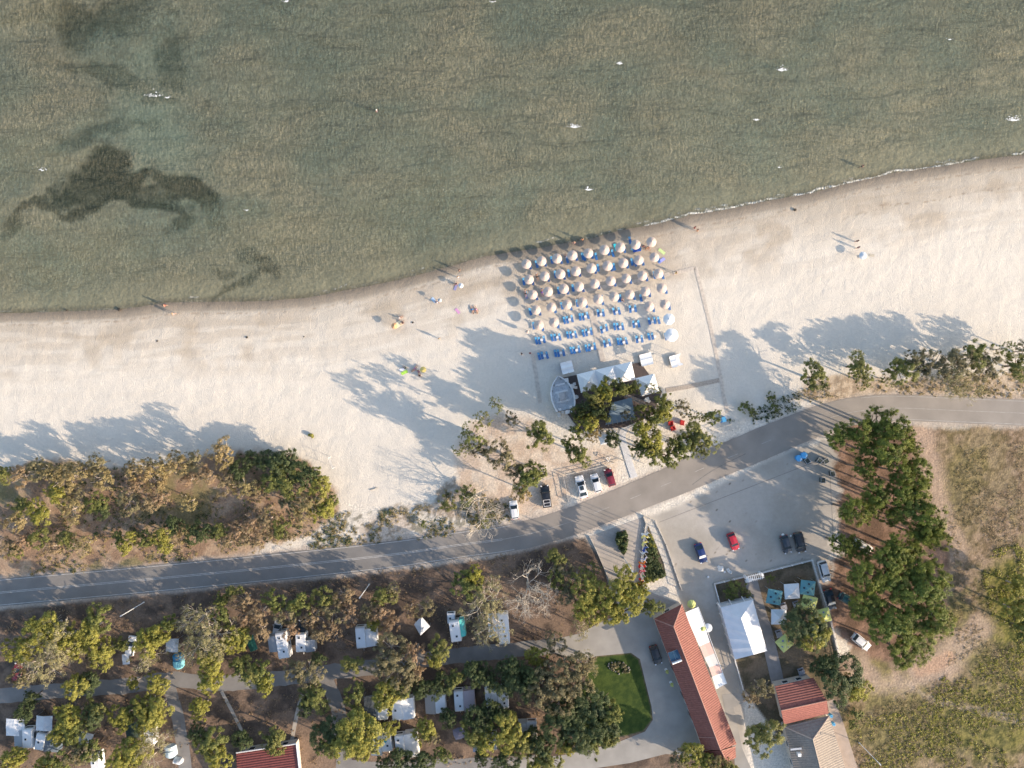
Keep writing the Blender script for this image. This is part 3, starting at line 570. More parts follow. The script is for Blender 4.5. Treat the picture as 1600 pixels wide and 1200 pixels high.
grove('on the sand left of the bar', [(775,632,13,'sparse',9),(756,655,14,'sparse',10),(738,682,22,'sparse',11),(722,702,14,'sparse',9),(782,712,24,'olive',10),(750,700,16,'olive',9),(842,682,24,'green',9),(824,748,24,'green',9),(806,738,18,'olive',8),(816,770,16,'gold',8),(838,738,16,'green',8),(800,655,12,'olive',7)], 'trees on the sandy bank')
grove('beside the road below the beach', [(748,782,30,'bare',7),(752,815,28,'bare',6),(728,775,18,'shrub',2.2),(755,812,14,'shrub',2.2),(698,787,14,'shrub',1.6),(660,818,8,'shrub',1.2)], 'trees by the road')
grove('on the ridge at the right', [(1272,588,24,'green',7),(1340,572,21,'green',7),(1352,592,18,'sparse',6),(1412,580,24,'green',7),(1436,565,21,'olive',7),(1462,572,26,'olive',7),(1497,570,31,'olive',8),(1490,590,26,'pale',8),(1528,553,24,'green',7),(1545,572,24,'olive',7),(1512,600,24,'pale',7),(1592,572,21,'green',6),(1575,545,14,'sparse',6),(1386,590,14,'sparse',5),(1535,612,12,'olive',4),(1606,548,19,'olive',6)], 'trees on the beach ridge')
# two more trees on the ridge that only their shadow shows
grove('on the dune at the left', [
 (8,742,14,'green',6),(30,745,18,'brown',6),(55,735,18,'olive',6),(80,738,16,'gold',6),(100,746,20,'gold',6),(128,735,18,'gold',6),(150,724,16,'olive',7),(160,748,20,'gold',6),(205,735,14,'gold',6),(225,730,18,'gold',7),(250,728,18,'gold',7),(275,722,20,'gold',7),(300,718,16,'olive',7),(318,742,18,'brown',7),(345,702,20,'gold',7),(350,722,14,'gold',6),(245,755,20,'gold',5),(215,755,16,'brown',5),(90,772,18,'lime',5),(62,802,20,'lime',5),(30,792,16,'green',4),(25,815,18,'gold',5),(110,795,22,'gold',5),(120,770,12,'olive',4),(150,785,18,'green',4),(160,798,14,'dark',3.5),(200,785,20,'olive',5),(232,785,18,'brown',5),(250,775,16,'brown',5),(292,785,16,'gold',5),(295,750,14,'brown',5),(350,755,20,'brown',5),(380,760,20,'gold',5),(372,735,18,'dark',5),(392,718,14,'dark',5),(402,772,12,'brown',4),
 (425,725,24,'dark',6),(448,722,20,'dark',6),(472,740,22,'dark',6),(430,750,22,'green',6),(455,755,24,'green',6),(490,740,12,'green',5),(500,762,20,'lime',6),(485,782,26,'gold',6),(503,795,22,'lime',6),(470,800,18,'gold',6),(450,785,18,'olive',5),(515,785,14,'green',5),(405,765,14,'brown',4),
 (395,815,18,'brown',4.5),(418,812,18,'brown',4.5),(440,825,16,'green',4.5),(425,835,14,'gold',4),(450,840,12,'brown',4),(402,835,14,'brown',4),
 (12,855,18,'brown',4.5),(35,848,16,'brown',4.5),(60,842,18,'green',4.5),(80,855,16,'brown',4),(130,850,18,'gold',4.5),(105,842,16,'green',4),(25,862,12,'green',4),
 (195,855,12,'lime',5),(205,838,10,'lime',5),(225,842,16,'green',4),(252,838,16,'lime',5),(258,854,12,'lime',5),(285,835,14,'gold',4),(300,835,16,'dark',4),(318,830,18,'dark',4),(345,830,16,'green',4),(370,830,16,'brown',4.5),(385,838,16,'brown',4.5),(355,850,14,'brown',4),(398,850,14,'brown',4),(270,822,16,'dark',4),(185,842,12,'green',3.5)], 'scrub trees on the dune')
grove('between the road and camp road', [
 (405,958,20,'brown',6),(408,985,18,'brown',6),(430,938,18,'green',6),(445,962,18,'olive',6),(470,945,20,'green',6),(455,985,14,'brown',6),(490,965,20,'brown',6),(505,932,20,'green',6),(520,955,20,'olive',6),(540,932,18,'brown',6),(545,960,20,'brown',6),(520,985,16,'brown',6),(500,988,16,'brown',6),(575,955,16,'olive',6),(600,932,18,'green',6),(612,925,14,'olive',6),(595,960,20,'brown',6),(610,975,16,'brown',6),(585,975,12,'lime',5),(640,952,12,'brown',5),(665,950,16,'olive',5),(380,940,18,'brown',6),(365,925,14,'green',5),(345,935,12,'green',5),(385,965,14,'brown',6),(345,965,18,'green',6),
 (728,915,24,'green',8),(742,898,14,'lime',8),(755,945,34,'pale',9),(770,985,28,'pale',8),(825,920,34,'bare',7),(812,945,24,'bare',6),(850,935,26,'bare',6),(868,875,18,'green',6),(882,895,20,'olive',6),(870,905,16,'green',6),(905,905,20,'sparse',7),(925,888,12,'sparse',5),(890,930,20,'olive',6),
 (925,925,28,'lime',8),(948,945,24,'lime',8),(972,912,28,'lime',9),(985,940,24,'lime',9),(960,960,20,'lime',8),(918,955,22,'lime',8),(1002,918,12,'lime',7),(1020,948,16,'green',6),(905,985,16,'pale',6),(868,1005,18,'olive',7),(838,1025,18,'lime',6),(850,1045,16,'olive',6)], 'trees between the two roads')
grove('in the left campsite', [
 (68,985,30,'lime',9),(35,1015,24,'lime',8),(85,1005,34,'pale',10),(60,1045,32,'pale',9),(100,1000,22,'lime',8),(30,1060,16,'olive',7),(155,968,24,'green',8),(138,985,22,'lime',8),(125,1010,20,'lime',7),(160,1020,24,'lime',7),(150,1028,16,'olive',6),(190,1005,12,'green',6),(120,1072,20,'lime',7),(140,1066,18,'dark',6),(232,1002,24,'lime',8),(222,1030,20,'pale',7),(250,990,20,'lime',8),(262,975,14,'green',7),(308,970,28,'pale',9),(325,1000,34,'pale',10),(300,1015,22,'pale',8),(330,1030,22,'lime',8),(368,1000,22,'lime',7),(330,1062,22,'lime',7),(395,1050,24,'green',7),(372,1045,18,'green',7),(378,995,16,'green',6),
 (246,1068,19,'lime',6),(209,1068,10,'lime',4.5),(242,1108,26,'lime',7),(232,1128,22,'lime',7),(190,1122,20,'lime',6),(213,1105,16,'green',6),(313,1107,19,'lime',6),(330,1160,26,'green',7),(340,1180,22,'lime',6),(108,1122,24,'lime',7),(120,1138,22,'green',7),(145,1120,20,'dark',7),(95,1150,18,'lime',6),(40,1112,16,'dark',6),(150,1108,16,'green',6),(15,1190,20,'lime',6),(30,1180,14,'lime',6),(90,1190,22,'green',7),(120,1180,24,'olive',7),(140,1172,20,'green',7),(70,1200,18,'lime',6),(210,1172,26,'lime',7),(235,1165,24,'pale',8),(190,1190,22,'lime',7),(225,1195,22,'pale',7),(378,1155,16,'dark',6),(310,1145,16,'dark',6),(50,1090,12,'dark',5)], 'trees in the left half of the campsite')
grove('in the middle campsite', [
 (425,1152,20,'green',6),(430,1168,14,'green',6),(493,1090,24,'green',6),(478,1105,14,'dark',5),(553,1086,20,'green',6),(552,1040,18,'green',6),(482,1052,24,'olive',7),(462,1048,18,'olive',7),(415,1070,16,'lime',7),(410,1050,18,'green',7),(498,1030,12,'dark',5),(610,1015,28,'olive',9),(622,1042,30,'olive',9),(648,1022,20,'brown',8),(595,1045,20,'olive',8),(638,1055,20,'olive',8),(650,1048,14,'brown',7),(686,1018,22,'green',7),(682,1030,13,'lime',7.5),(610,1080,26,'lime',7),(600,1095,20,'lime',7),(628,1075,14,'dark',7),(560,1140,34,'lime',8),(545,1160,28,'lime',8),(570,1165,24,'lime',8),(510,1148,26,'dark',6),(512,1168,18,'green',6),(608,1138,16,'lime',6),(663,1142,20,'lime',6),(672,1152,14,'olive',6),(690,1070,20,'dark',6),(660,1075,18,'dark',6),(705,1060,18,'green',6),(740,1052,22,'dark',7),(758,1062,18,'dark',7),(800,1045,24,'dark',8),(785,1070,20,'dark',7),(812,1070,26,'dark',8),(700,1122,16,'dark',6),(745,1122,22,'dark',7),(765,1105,14,'dark',7),(742,1145,22,'green',7),(758,1160,20,'lime',7),(790,1132,24,'lime',8),(800,1155,24,'lime',8),(780,1118,18,'dark',7),(622,1185,18,'dark',6),(655,1190,22,'dark',6),(690,1180,14,'green',6),(752,1185,12,'dark',5),(790,1190,24,'dark',6),(820,1165,20,'green',7),(600,1192,12,'dark',5)], 'trees in the middle of the campsite')
grove('round the lawn and driveway', [
 (862,1062,28,'olive',10),(885,1048,24,'olive',10),(908,1038,22,'olive',9),(900,1070,26,'olive',10),(920,1045,14,'pale',8),(845,1080,26,'olive',10),(875,1090,26,'olive',10),(835,1060,22,'dark',9),(925,1112,42,'dark',9),(890,1105,30,'dark',9),(940,1135,32,'dark',9),(905,1145,32,'dark',9),(870,1130,28,'dark',9),(945,1150,20,'green',8),(925,1165,20,'green',8),(955,1115,18,'green',9),(885,1165,16,'lime',7),(845,1170,24,'dark',7),(860,1190,22,'green',7),(838,1195,18,'lime',7),(1080,1178,20,'lime',6),(1062,1190,18,'olive',6),(1100,1190,18,'lime',6),(1118,1192,16,'gold',6),(1130,1200,16,'green',6),(1145,1208,16,'lime',5),(830,1150,16,'dark',6)], 'trees round the lawn')
grove('in the fenced yard by the marquee', [(1152,918,16,'shrub',2),(1140,925,12,'shrub',1.5),(1170,930,8,'shrub',1.5),(1205,905,8,'shrub',1.2)], 'shrubs in the fenced yard')
grove('beside the grey-roofed house', [(1336,1118,14,'shrub',1.6),(1332,1132,9,'shrub',1.4)], 'shrubs by the house')
grove('on the sand right of the bar', [(1165,636,11,'shrub',1.6),(1176,643,9,'shrub',1.4),(1205,620,10,'shrub',1.2),(1212,640,9,'shrub',1)], 'low shrubs by the beach')

# ---------------------------------------------------------------- undergrowth and grass (stuff)
def scatter(name, label, cat, polys, n, leafkey, csize, nper, lsize, seed, thr=None, z=.1, avoid=None):
    r = np.random.default_rng(seed); C = []
    for poly, m in polys:
        bx = [p[0] for p in poly]; by = [p[1] for p in poly]
        x = r.uniform(max(min(bx), -60), min(max(bx), 1660), m * 6); y = r.uniform(max(min(by), -40), min(max(by), 1240), m * 6)
        ok = (poly_sd(x, y, poly) > 1) & (fbm(x, y, 40, 77) + .35 * fbm(x, y, 10, 78) > (thr or .66))
        if avoid: 
            for av in avoid: ok &= poly_sd(x, y, av) < 0
        x, y = x[ok][:m], y[ok][:m]; C.append(np.stack([(x - 800) * S, (600 - y) * S, np.full(len(x), z)], 1))
    C = np.concatenate(C); v, f, t = leaves(C, csize * (.5 + r.random(len(C))), nper, lsize, .5, seed, .6)
    v[:, 2] = np.maximum(v[:, 2], .02)
    tag(npmesh(name, v, f, LEAF[leafkey], None, {'tint': t}), label, cat, kind='stuff')
NOROAD = [(0,905),(400,866),(700,838),(880,797),(960,770),(1100,700),(1200,664),(1300,628),(1400,616),(1600,625),(1600,665),(1400,659),(1200,716),(1000,800),(800,861),(400,909),(0,947)]
scatter('undergrowth', 'low dry brown undergrowth covering the dune and road verges', 'undergrowth', [(DUNE, 900), (DUNE_E, 300), (VERGE, 420)], 0, 'gold', .38, 16, .10, 5, .60, .12, [NOROAD])
scatter('green_undergrowth', 'low dark green undergrowth among the dune trees', 'undergrowth', [(DUNE, 600), (VERGE, 260), ([(1130,655),(1250,610),(1250,640),(1150,680)], 120)], 0, 'dark', .40, 16, .10, 6, .70, .14, [NOROAD])
scatter('leaf_litter', 'dry leaf litter and weeds on the brown campsite ground', 'leaf litter', [([(0,955),(400,915),(900,850),(940,950),(860,1000),(400,1045),(0,1075)], 1200), ([(0,1100),(500,1080),(860,1040),(860,1195),(0,1200)], 800)], 0, 'brown', .35, 12, .09, 8, .64, .08)
scatter('field_grass', 'tufts of dry and green grass growing over the right-hand field', 'grass', [([(1465,700),(1600,690),(1600,1240),(1345,1240),(1330,1130),(1400,1090),(1480,1050),(1490,880)], 5200)], 0, 'brown', .35, 9, .07, 9, .60, .06)
scatter('green_grass', 'greener grass tufts along the lower right of the field', 'grass', [([(1480,1050),(1600,1000),(1640,1240),(1345,1240),(1340,1120),(1430,1110)], 1800), ([(1520,860),(1600,850),(1600,1000),(1560,1010)], 500)], 0, 'lime', .38, 11, .10, 10, .62, .08)

# ---------------------------------------------------------------- parasols and sunbeds
STRAW = M('straw_canvas', (.58, .465, .395), .9, .10, 5, bump=.5); SHADEW = M('white_canvas', (.80, .80, .79), .8, .05, 3, bump=.2)
BLUE = M('blue_plastic_mesh', (.02, .15, .42), .55, .15, 5); LBLUE = M('light_blue_plastic', (.07, .33, .58), .5, .12, 5); CHAIRW = M('white_plastic', (.75, .75, .74), .4, .05, 3)
def parasol_proto(r, mat, hgt=2.25, peak=.52, n=16):
    root = empty('beach_parasol', (0, 0, 0))
    MB().lathe([(r, hgt - peak - .10), (r * 1.0, hgt - peak), (r * .55, hgt - peak * .42), (.06, hgt), (.0, hgt + .01)], n, wob=.012).build('canopy', mat, root)
    MB().lathe([(.0, hgt + .16), (.05, hgt + .12), (.07, hgt + .015), (.0, hgt - .05)], 8).build('finial', mat, root)
    MB().tube((0, 0, -.2), (0, 0, hgt - .05), .032, .025, 8).build('pole', WOOD, root)
    mb = MB()
    for i in range(8):
        a = i * math.pi / 4; mb.tube((0, 0, hgt - .12), (r * .96 * math.cos(a), r * .96 * math.sin(a), hgt - peak - .03), .012, .012, 4)
    mb.build('ribs', WOOD, root); return root
def bed_proto(matA, matB):
    root = empty('sunbed', (0, 0, 0))      # head towards +Y, 1.95 m long
    mb = MB()
    for sx in (-1, 1): mb.box((sx * .29, -.02, .28), (.05, 1.9, .06))
    for y in (-.95, .25, .92): mb.box((0, y, .275), (.53, .05, .045))
    mb.build('frame', matA, root)
    mb = MB()
    for i in range(9): mb.box((0, -.84 + i * .128, .315), (.53, .115, .02))
    mb.build('seat_panel', matA, root)
    mb = MB()
    for i in range(5): mb.box((0, .36 + i * .115, .36 + i * .055), (.53, .105, .02), rx=R(25))
    mb.build('backrest', matB, root)
    for sx in (-1, 1):
        for y in (-.8, .75): MB().tube((sx * .28, y, .26), (sx * .30, y + .03, 0), .025, .02, 6).build('leg', matA, root)
    root.scale = (.76, .78, 1)
    return root
def put(proto, used, loc, rz, name=None, label=None, cat=None, group=None, sc_=None):
    o = first_or_copy(proto, used); o.location = loc; o.rotation_euler = (0, 0, rz)
    if sc_: o.scale = sc_ if isinstance(sc_, tuple) else (sc_,) * 3
    if name: o.name = name
    for k in ('group',):
        if k in o.keys(): del o[k]
    tag(o, label, cat, group); return o
Z5 = lambda x, y: (740 + x / 4.444, 340 + y / 4.444)
ROWS = [[(367,320),(472,300),(580,282),(687,260),(798,245),(910,222),(1020,205),(1127,185),(1237,167)],
 [(385,427),(494,405),(603,390),(711,370),(819,350),(931,333),(1041,313),(1149,293),(1258,273)],
 [(411,533),(517,513),(627,493),(733,477),(843,457),(954,438),(1062,420),(1174,402),(1286,387)],
 [(433,640),(541,622),(649,603),(756,587),(867,566),(978,549),(1086,532),(1195,511),(1309,489)],
 [(453,746),(559,727),(1221,615),(1332,601)]]
RN = ['row nearest the sea', 'second row from the sea', 'third row from the sea', 'fourth row from the sea', 'fifth row from the sea']
PP = parasol_proto(.97, STRAW); pu = []
PB = bed_proto(BLUE, LBLUE); bu = []
PARA = []
for i, row in enumerate(ROWS):
    for j, (x, y) in enumerate(row):
        a, b = Z5(x, y); c = at(a, b, 2.1); PARA.append((a, b, i, j))
        put(PP, pu, (c.x, c.y, 0), random.random() * 6, 'beach_parasol', 'cream straw parasol, %s from the left in the %s' % (ordw(j + 1), RN[i]), 'parasol', 'straw parasols in rows on the beach', random.uniform(.97, 1.03))
        g = at(a + 5.5, b + 3.5)
        if (i, j) not in ((0, 8), (2, 1)):
            put(PB, bu, (g.x, g.y, 0), R(12) + random.gauss(0, .06), 'sunbed', 'blue sunbed mostly hidden under the %s parasol of the %s' % (ordw(j + 1), RN[i]), 'sunbed', 'sunbeds under the parasols')
LEFTB = [(838.5,413),(862,406.5),(886,406),(910,401),(818.5,440),(867.5,429),(888.5,427),(934,418.5),(959,417),(987,409.5),(992,411),(822,461),(847,456),(872.5,454),(895,450),(1022,430),(828.5,487),(877.5,478),(901.5,474),(833.5,509),(931,401),(913,402),(1001,466),(969,466),(940,467),(984,376),(957,396)]
seenb = set()
for k, (a, b) in enumerate(LEFTB):
    q = min(PARA, key=lambda p: (p[0] - 9 - a) ** 2 + (p[1] + 2 - b) ** 2); 
    side = 'just left of' if a < q[0] else 'just right of'
    tw = 'second ' if (a, b) == (992, 411) else ''
    lab = 'blue sunbed %s the %s parasol of the %s' % (side, ordw(q[3] + 1), RN[q[2]]); lab = lab.replace('blue', 'second blue') if lab in seenb else lab; seenb.add(lab)
    c = at(a, b); put(PB, bu, (c.x, c.y, 0), R(12) + random.gauss(0, .05), 'sunbed', lab, 'sunbed', 'sunbeds beside the parasols')
za = lambda x, y: (820 + x / 11.43, 470 + y / 11.43); zb = lambda x, y: (930 + x / 11.43, 470 + y / 11.43)
SETS = {'upper': [(za,[(705,350),(755,342),(840,318)],(795,340)),(za,[(985,290),(1037,288),(1118,262)],(1080,285)),(za,[(1305,220),(1397,215)],(1355,243)),(zb,[(330,190),(422,182)],(378,210)),(zb,[(618,150),(710,135)],(665,160))],
 'middle': [(za,[(205,712),(258,712),(342,690)],(298,702)),(za,[(483,660),(537,655),(620,645)],(577,657)),(za,[(765,612),(820,610),(905,600)],(860,602)),(za,[(1040,580),(1095,568),(1180,545)],(1137,562)),(za,[(1365,520),(1455,480)],(1410,532)),(zb,[(342,460),(397,460),(485,458)],(440,478)),(zb,[(680,420),(770,410)],(722,417)),(zb,[(960,362),(1055,350),(1128,350)],(1013,382))],
 'back': [(za,[(255,990),(307,975),(395,970)],(352,985)),(za,[(545,938),(597,935),(690,922)],(640,932)),(za,[(825,885),(877,882),(965,862)],(922,884)),(za,[(1095,845),(1150,835),(1245,812)],(1197,850)),(za,[(1420,770),(1510,745)],(1475,797)),(zb,[(405,725),(457,725),(550,715)],(505,745)),(zb,[(738,690),(828,680)],(783,702)),(zb,[(955,640),(1015,630)],(1062,640)),(zb,[(1256,640)],None)]}
TBL = empty('side_table', (0, 0, 0)); tu = []
MB().lathe([(0, .46), (.27, .46), (.28, .44), (.27, .42), (0, .42)], 12).build('table_top', CHAIRW, TBL); MB().tube((0, 0, 0), (0, 0, .43), .05, .05, 8).build('stem', CHAIRW, TBL); MB().lathe([(0, .03), (.2, .03), (.22, 0), (0, 0)], 10).build('base', CHAIRW, TBL)
POS = {1: ['only'], 2: ['left', 'right'], 3: ['leftmost', 'middle', 'rightmost']}
for rn, sets in SETS.items():
    for k, (zf, beds, tb) in enumerate(sets):
        for q, (x, y) in enumerate(beds):
            c = at(*zf(x, y)); put(PB, bu, (c.x, c.y, 0), R(13) + random.gauss(0, .05), 'sunbed', 'bright blue sunbed, %s of the %s set from the left in the %s unshaded row' % (POS[len(beds)][q], ordw(k + 1), rn), 'sunbed', 'sunbeds in the unshaded rows')
        if tb: c = at(*zf(*tb)); put(TBL, tu, (c.x, c.y, 0), random.random(), 'side_table', 'white side table in the %s set from the left, %s unshaded row' % (ordw(k + 1), rn), 'table', 'white tables between the sunbeds')
        # the bare pole set in the sand beside each set
POLE = empty('parasol_pole', (0, 0, 0)); ppu = []
MB().tube((0, 0, -.2), (0, 0, 2.2), .035, .03, 8).build('pole', WOOD, POLE); MB().lathe([(0, 2.3), (.05, 2.25), (.05, 2.18), (0, 2.15)], 8).build('cap', CHAIRW, POLE)
for rn, sets in SETS.items():
    for k, (zf, beds, tb) in enumerate(sets[:8]):
        if not tb: continue
        a, b = zf(*tb); c = at(a + 1, b - 5)
        put(POLE, ppu, (c.x, c.y, 0), 0, 'parasol_pole', 'bare pole in the %s sunbed set from the left, %s unshaded row' % (ordw(k + 1), rn), 'pole', 'bare parasol poles')
WP = parasol_proto(1.15, SHADEW, 2.4, .5, 8); c = at(1045.7, 498.5, 2.2); put(WP, [], (c.x, c.y, 0), .3, 'beach_parasol', 'white parasol at the right end of the middle unshaded row', 'parasol')
WP2 = parasol_proto(1.32, SHADEW, 2.5, .4, 12); c = at(1049.5, 523.5, 2.2); put(WP2, [], (c.x, c.y, 0), .3, 'beach_parasol', 'largest white round parasol at the right end of the back row', 'parasol')
def closed_parasol(px, py, mat, label, rr=.22, hgt=2.3):
    c = at(px, py); root = empty('folded_parasol', c, 0, label, 'parasol')
    MB().lathe([(.05, hgt), (rr * .5, hgt - .3), (rr, hgt - .9), (rr * 1.15, hgt - 1.35), (rr * .8, hgt - 1.45), (.03, hgt - 1.4)], 8, wob=.18).build('canopy', mat, root)
    MB().tube((0, 0, 0), (0, 0, hgt), .03, .025, 6).build('pole', WOOD, root); MB().lathe([(0, .06), (.28, .06), (.3, 0), (0, 0)], 12).build('base', CHAIRW, root)
closed_parasol(824, 519, STRAW, 'folded straw parasol left of the middle unshaded row', .3)
closed_parasol(1123, 886, SHADEW, 'folded white parasol in front of the yard gate', .5, 2.6)
closed_parasol(1133, 583, SHADEW, 'folded white parasol near the boardwalk end', .12, 1.2) if False else None

# ---------------------------------------------------------------- boardwalks
def boardwalk(pts, wpx, label, z=.03, mat=None, step=1.25):
    L = smooth_line(pts, step); mb = MB()
    for i in range(len(L) - 1):
        p = (L[i] + L[i + 1]) / 2; d = (L[i + 1] - L[i]); c = at(p.x, p.y); ln = d.length * S
        mb.box((c.x, c.y, z), (ln * .86, wpx * S * random.uniform(.95, 1.03), .04), rz=math.atan2(-d.y, d.x))
    tag(mb.build('boardwalk', mat or WOOD), label, 'boardwalk')
PALEW = M('sanded_boards', (.58, .51, .43), .85, .22, 2, bump=.3)
boardwalk([(1087,418),(1100,470),(1112,520),(1126,590),(1130,615),(1137,645)], 5.5, 'narrow plank boardwalk running from the parasols down to the road', mat=PALEW)
boardwalk([(1052,427),(1070,423),(1086,419)], 6, 'short plank boardwalk joining the third parasol row to the long one', mat=PALEW)
boardwalk([(1040,610),(1080,603),(1124,594)], 7, 'grey plank boardwalk leading right from the beach bar', mat=WOOD)
boardwalk([(924,484),(932,520),(937,548),(942,565)], 10, 'sandy plank boardwalk running down the middle of the sunbed rows', mat=PALEW)
boardwalk([(820,472),(880,460),(923,452),(1000,438),(1046,428)], 6, 'plank boardwalk crossing between the third and fourth parasol rows', mat=PALEW)
boardwalk([(832,552),(838,590),(844,630)], 6, 'faint plank boardwalk left of the wooden boat', mat=PALEW)
boardwalk([(985,655),(977,668),(972,682),(978,705),(984,725),(991,746)], 11, 'white plank walkway from the road up to the bar', z=.12, mat=M('white_boards', (.66, .66, .66), .7, .1, 2))

# ---------------------------------------------------------------- beach bar
DECKM = M('bar_deck', (.085, .065, .06), .7, .25, 3, bump=.3)
mb = MB(); P4 = [at(*p) for p in ((879,590),(1000,566),(1034,612),(1020,648),(975,668),(905,672),(886,646))]
mb.prism([(p.x, p.y) for p in P4], .0, .22); tag(mb.build('bar_deck', DECKM), 'dark timber deck under the beach bar beside the boat', 'deck')
def pyramid_tent(c4, mat, name, label, group=None, hz=2.3, pk=1.1, catn='tent', legs=True, motif=None, val=.18):
    """c4 = four eave corners in photo coordinates at height hz"""
    P = [at(a, b, hz) for a, b in c4]; c = sum(P, Vector()) / 4; base = Vector((c.x, c.y, 0)); root = empty(name, base, 0, label, catn, group)
    Q = [p - base for p in P]; top = Vector((0, 0, hz + pk)); mb = MB()
    for i in range(4):
        a, b = Q[i], Q[(i + 1) % 4]; m = (a + b) / 2; m1 = a.lerp(b, .5)
        am, bm_ = a.lerp(top, .5), b.lerp(top, .5); am.z -= .10 * pk; bm_.z -= .10 * pk; mm = (am + bm_) / 2; mm.z -= .05 * pk; me = m.copy(); me.z -= .0
        mb.quad(a, me, mm, am); mb.quad(me, b, bm_, mm); mb.quad(am, mm, top); mb.quad(mm, bm_, top)
        mb.quad(a, b, b - Vector((0, 0, val)), a - Vector((0, 0, val)))
    mb.build('canopy', mat, root)
    if legs:
        for q in Q: MB().tube((q.x * .96, q.y * .96, 0), (q.x * .96, q.y * .96, hz), .035, .035, 6).build('leg', STEEL, root)
    if motif: motif(root, Q, top)
    return root
T = [(901,585),(929.5,578),(960,571),(986.5,565)]; B = [(908,614),(936,605),(965,599),(993,593)]
for i, w_ in enumerate(('leftmost', 'middle', 'rightmost')):
    pyramid_tent([T[i], T[i + 1], B[i + 1], B[i]], SHADEW, 'marquee_tent', 'white pyramid tent, %s of the three joined along the top of the bar' % w_, 'white pyramid tents of the bar', 2.6, 1.3)
pyramid_tent([(993,591),(1022,584),(1030.5,612),(1003,619)], SHADEW, 'marquee_tent', 'white pyramid tent standing alone on the right side of the bar', 'white pyramid tents of the bar', 2.6, 1.5)
SLATE = M('blue_grey_roofing', (.20, .27, .33), .5, .12, 1.2, bump=.2)
def lean_roof(pts, z0s, mat, root, name='roof', th=.12):
    P = [at(a, b, z) for (a, b), z in zip(pts, z0s)]; mb = MB(); n = len(P); o = root.location
    mb.v = [tuple(p - o) for p in P] + [tuple(p - o - Vector((0, 0, th))) for p in P]; mb.f = [tuple(range(n)), tuple(range(2 * n - 1, n - 1, -1))] + [(i, (i + 1) % n, n + (i + 1) % n, n + i) for i in range(n)]
    return mb.build(name, mat, root)
c = at(968, 642); root = empty('bar_kiosk', c, 0, 'bar kiosk with blue-grey flat roof half hidden by trees', 'kiosk')
lean_roof([(957,629),(987,621),(993,655),(946,664)], [3.2, 3.2, 2.8, 2.8], SLATE, root)
mb = MB(); P4 = [at(a, b, 2.8) - c for a, b in ((959,632),(985,625),(990,653),(949,661))]
for i in range(4):
    a, b = P4[i], P4[(i + 1) % 4]; mb.quad((a.x, a.y, 0), (b.x, b.y, 0), (b.x, b.y, 2.72), (a.x, a.y, 2.72))
mb.build('wall', DARKWOOD, root); 
for i in range(6): 
    p = at(950 + i * 7.2, 662 - i * 1.5, 3.0) - c; MB().box(p, (.08, 1.0, .06), rz=.2).build('rafter', WOOD, root)
# pergola of bare rafters right of the kiosk
c = at(998, 625); root = empty('pergola', c, 0, 'brown timber pergola between the tents and the kiosk', 'pergola')
for i in range(4):
    a = at(972 + i * 3, 614 + i * 2.6, 2.9) - c; b = at(1006 + i * 2, 626 + i * 3.0, 2.9) - c; MB().tube(a, b, .06, .06, 4).build('rafter', WOOD, root)
for a_, b_ in ((975,620),(1008,632),(981,630),(1000,640)): p = at(a_, b_) - c; MB().tube((p.x, p.y, .2), (p.x, p.y, 2.9), .06, .06, 6).build('post', WOOD, root)
# wooden boat
c = at(877.5, 614); root = empty('wooden_boat', c, 0, 'big white wooden boat with grey decking on the sand beside the bar', 'boat')
ax = (at(869, 586) - at(881, 639)); Lb = ax.length; ang = math.atan2(ax.y, ax.x)
def hullring(t, w_, z0, z1, inn=0):
    x = -Lb / 2 + t * Lb; return [(x, -w_ + inn, z1), (x, -w_ * .75 + inn, z0 + .25), (x, 0, z0), (x, w_ * .75 - inn, z0 + .25), (x, w_ - inn, z1)]
stn = [(0, 1.75, .15), (.15, 2.1, .1), (.35, 2.3, .05), (.55, 2.2, .05), (.72, 1.8, .1), (.86, 1.15, .25), (.95, .5, .45), (1.0, .05, .8)]
mb = MB(); k0 = 0
rings = [hullring(t, w_, z0, 1.15 + .5 * max(0, t - .5) ** 2 * 4) for t, w_, z0 in stn]
mb.loft(rings, False, False); n0 = len(mb.v); mb.quad(*rings[0])
hull = mb.build('hull', WHITE, root, smooth=False)
mb = MB()
for sgn in (-1, 1):
    pr = None
    for t, w_, z0 in stn:
        x = -Lb / 2 + t * Lb; zz = 1.17 + .5 * max(0, t - .5) ** 2 * 4; cur = [(x, sgn * (w_ + .06), zz), (x, sgn * max(w_ - .22, 0), zz), (x, sgn * max(w_ - .22, 0), zz + .07), (x, sgn * (w_ + .06), zz + .07)]
        if pr:
            for i in range(4): j = (i + 1) % 4; mb.quad(pr[i], pr[j], cur[j], cur[i])
        pr = cur
mb.build('gunwale', WHITE, root)
DECKG = M('grey_boat_deck', (.60, .63, .65), .7, .2, 3, bump=.3)
mb = MB(); pl = -1.9
while pl < 1.9:
    lim = [t for t, w_, z0 in stn if w_ - .12 > abs(pl)]; x0, x1 = -Lb / 2 + .08, -Lb / 2 + max(lim) * Lb + .2
    mb.box(((x0 + x1) / 2, pl, .75), (x1 - x0, .17, .04)); pl += .19
mb.build('decking', DECKG, root)
for x in (-1.6, .3, 1.7): MB().box((x, 0, .95), (.35, 2.6 if x < 1 else 2.0, .08)).build('thwart', CHAIRW, root)
MB().box((-.6, .1, 1.1), (1.5, 1.1, .6)).build('console', M('boat_console', (.5, .47, .45), .6), root)
MB().box((-.3, .75, 1.0), (1.0, .35, .4)).build('bench', CHAIRW, root)
for s_ in (-1, 1): MB().box((-Lb / 2 + .4, s_ * 1.1, .95), (.5, .6, .35)).build('stern_seat', CHAIRW, root)
root.rotation_euler = (0, 0, ang)
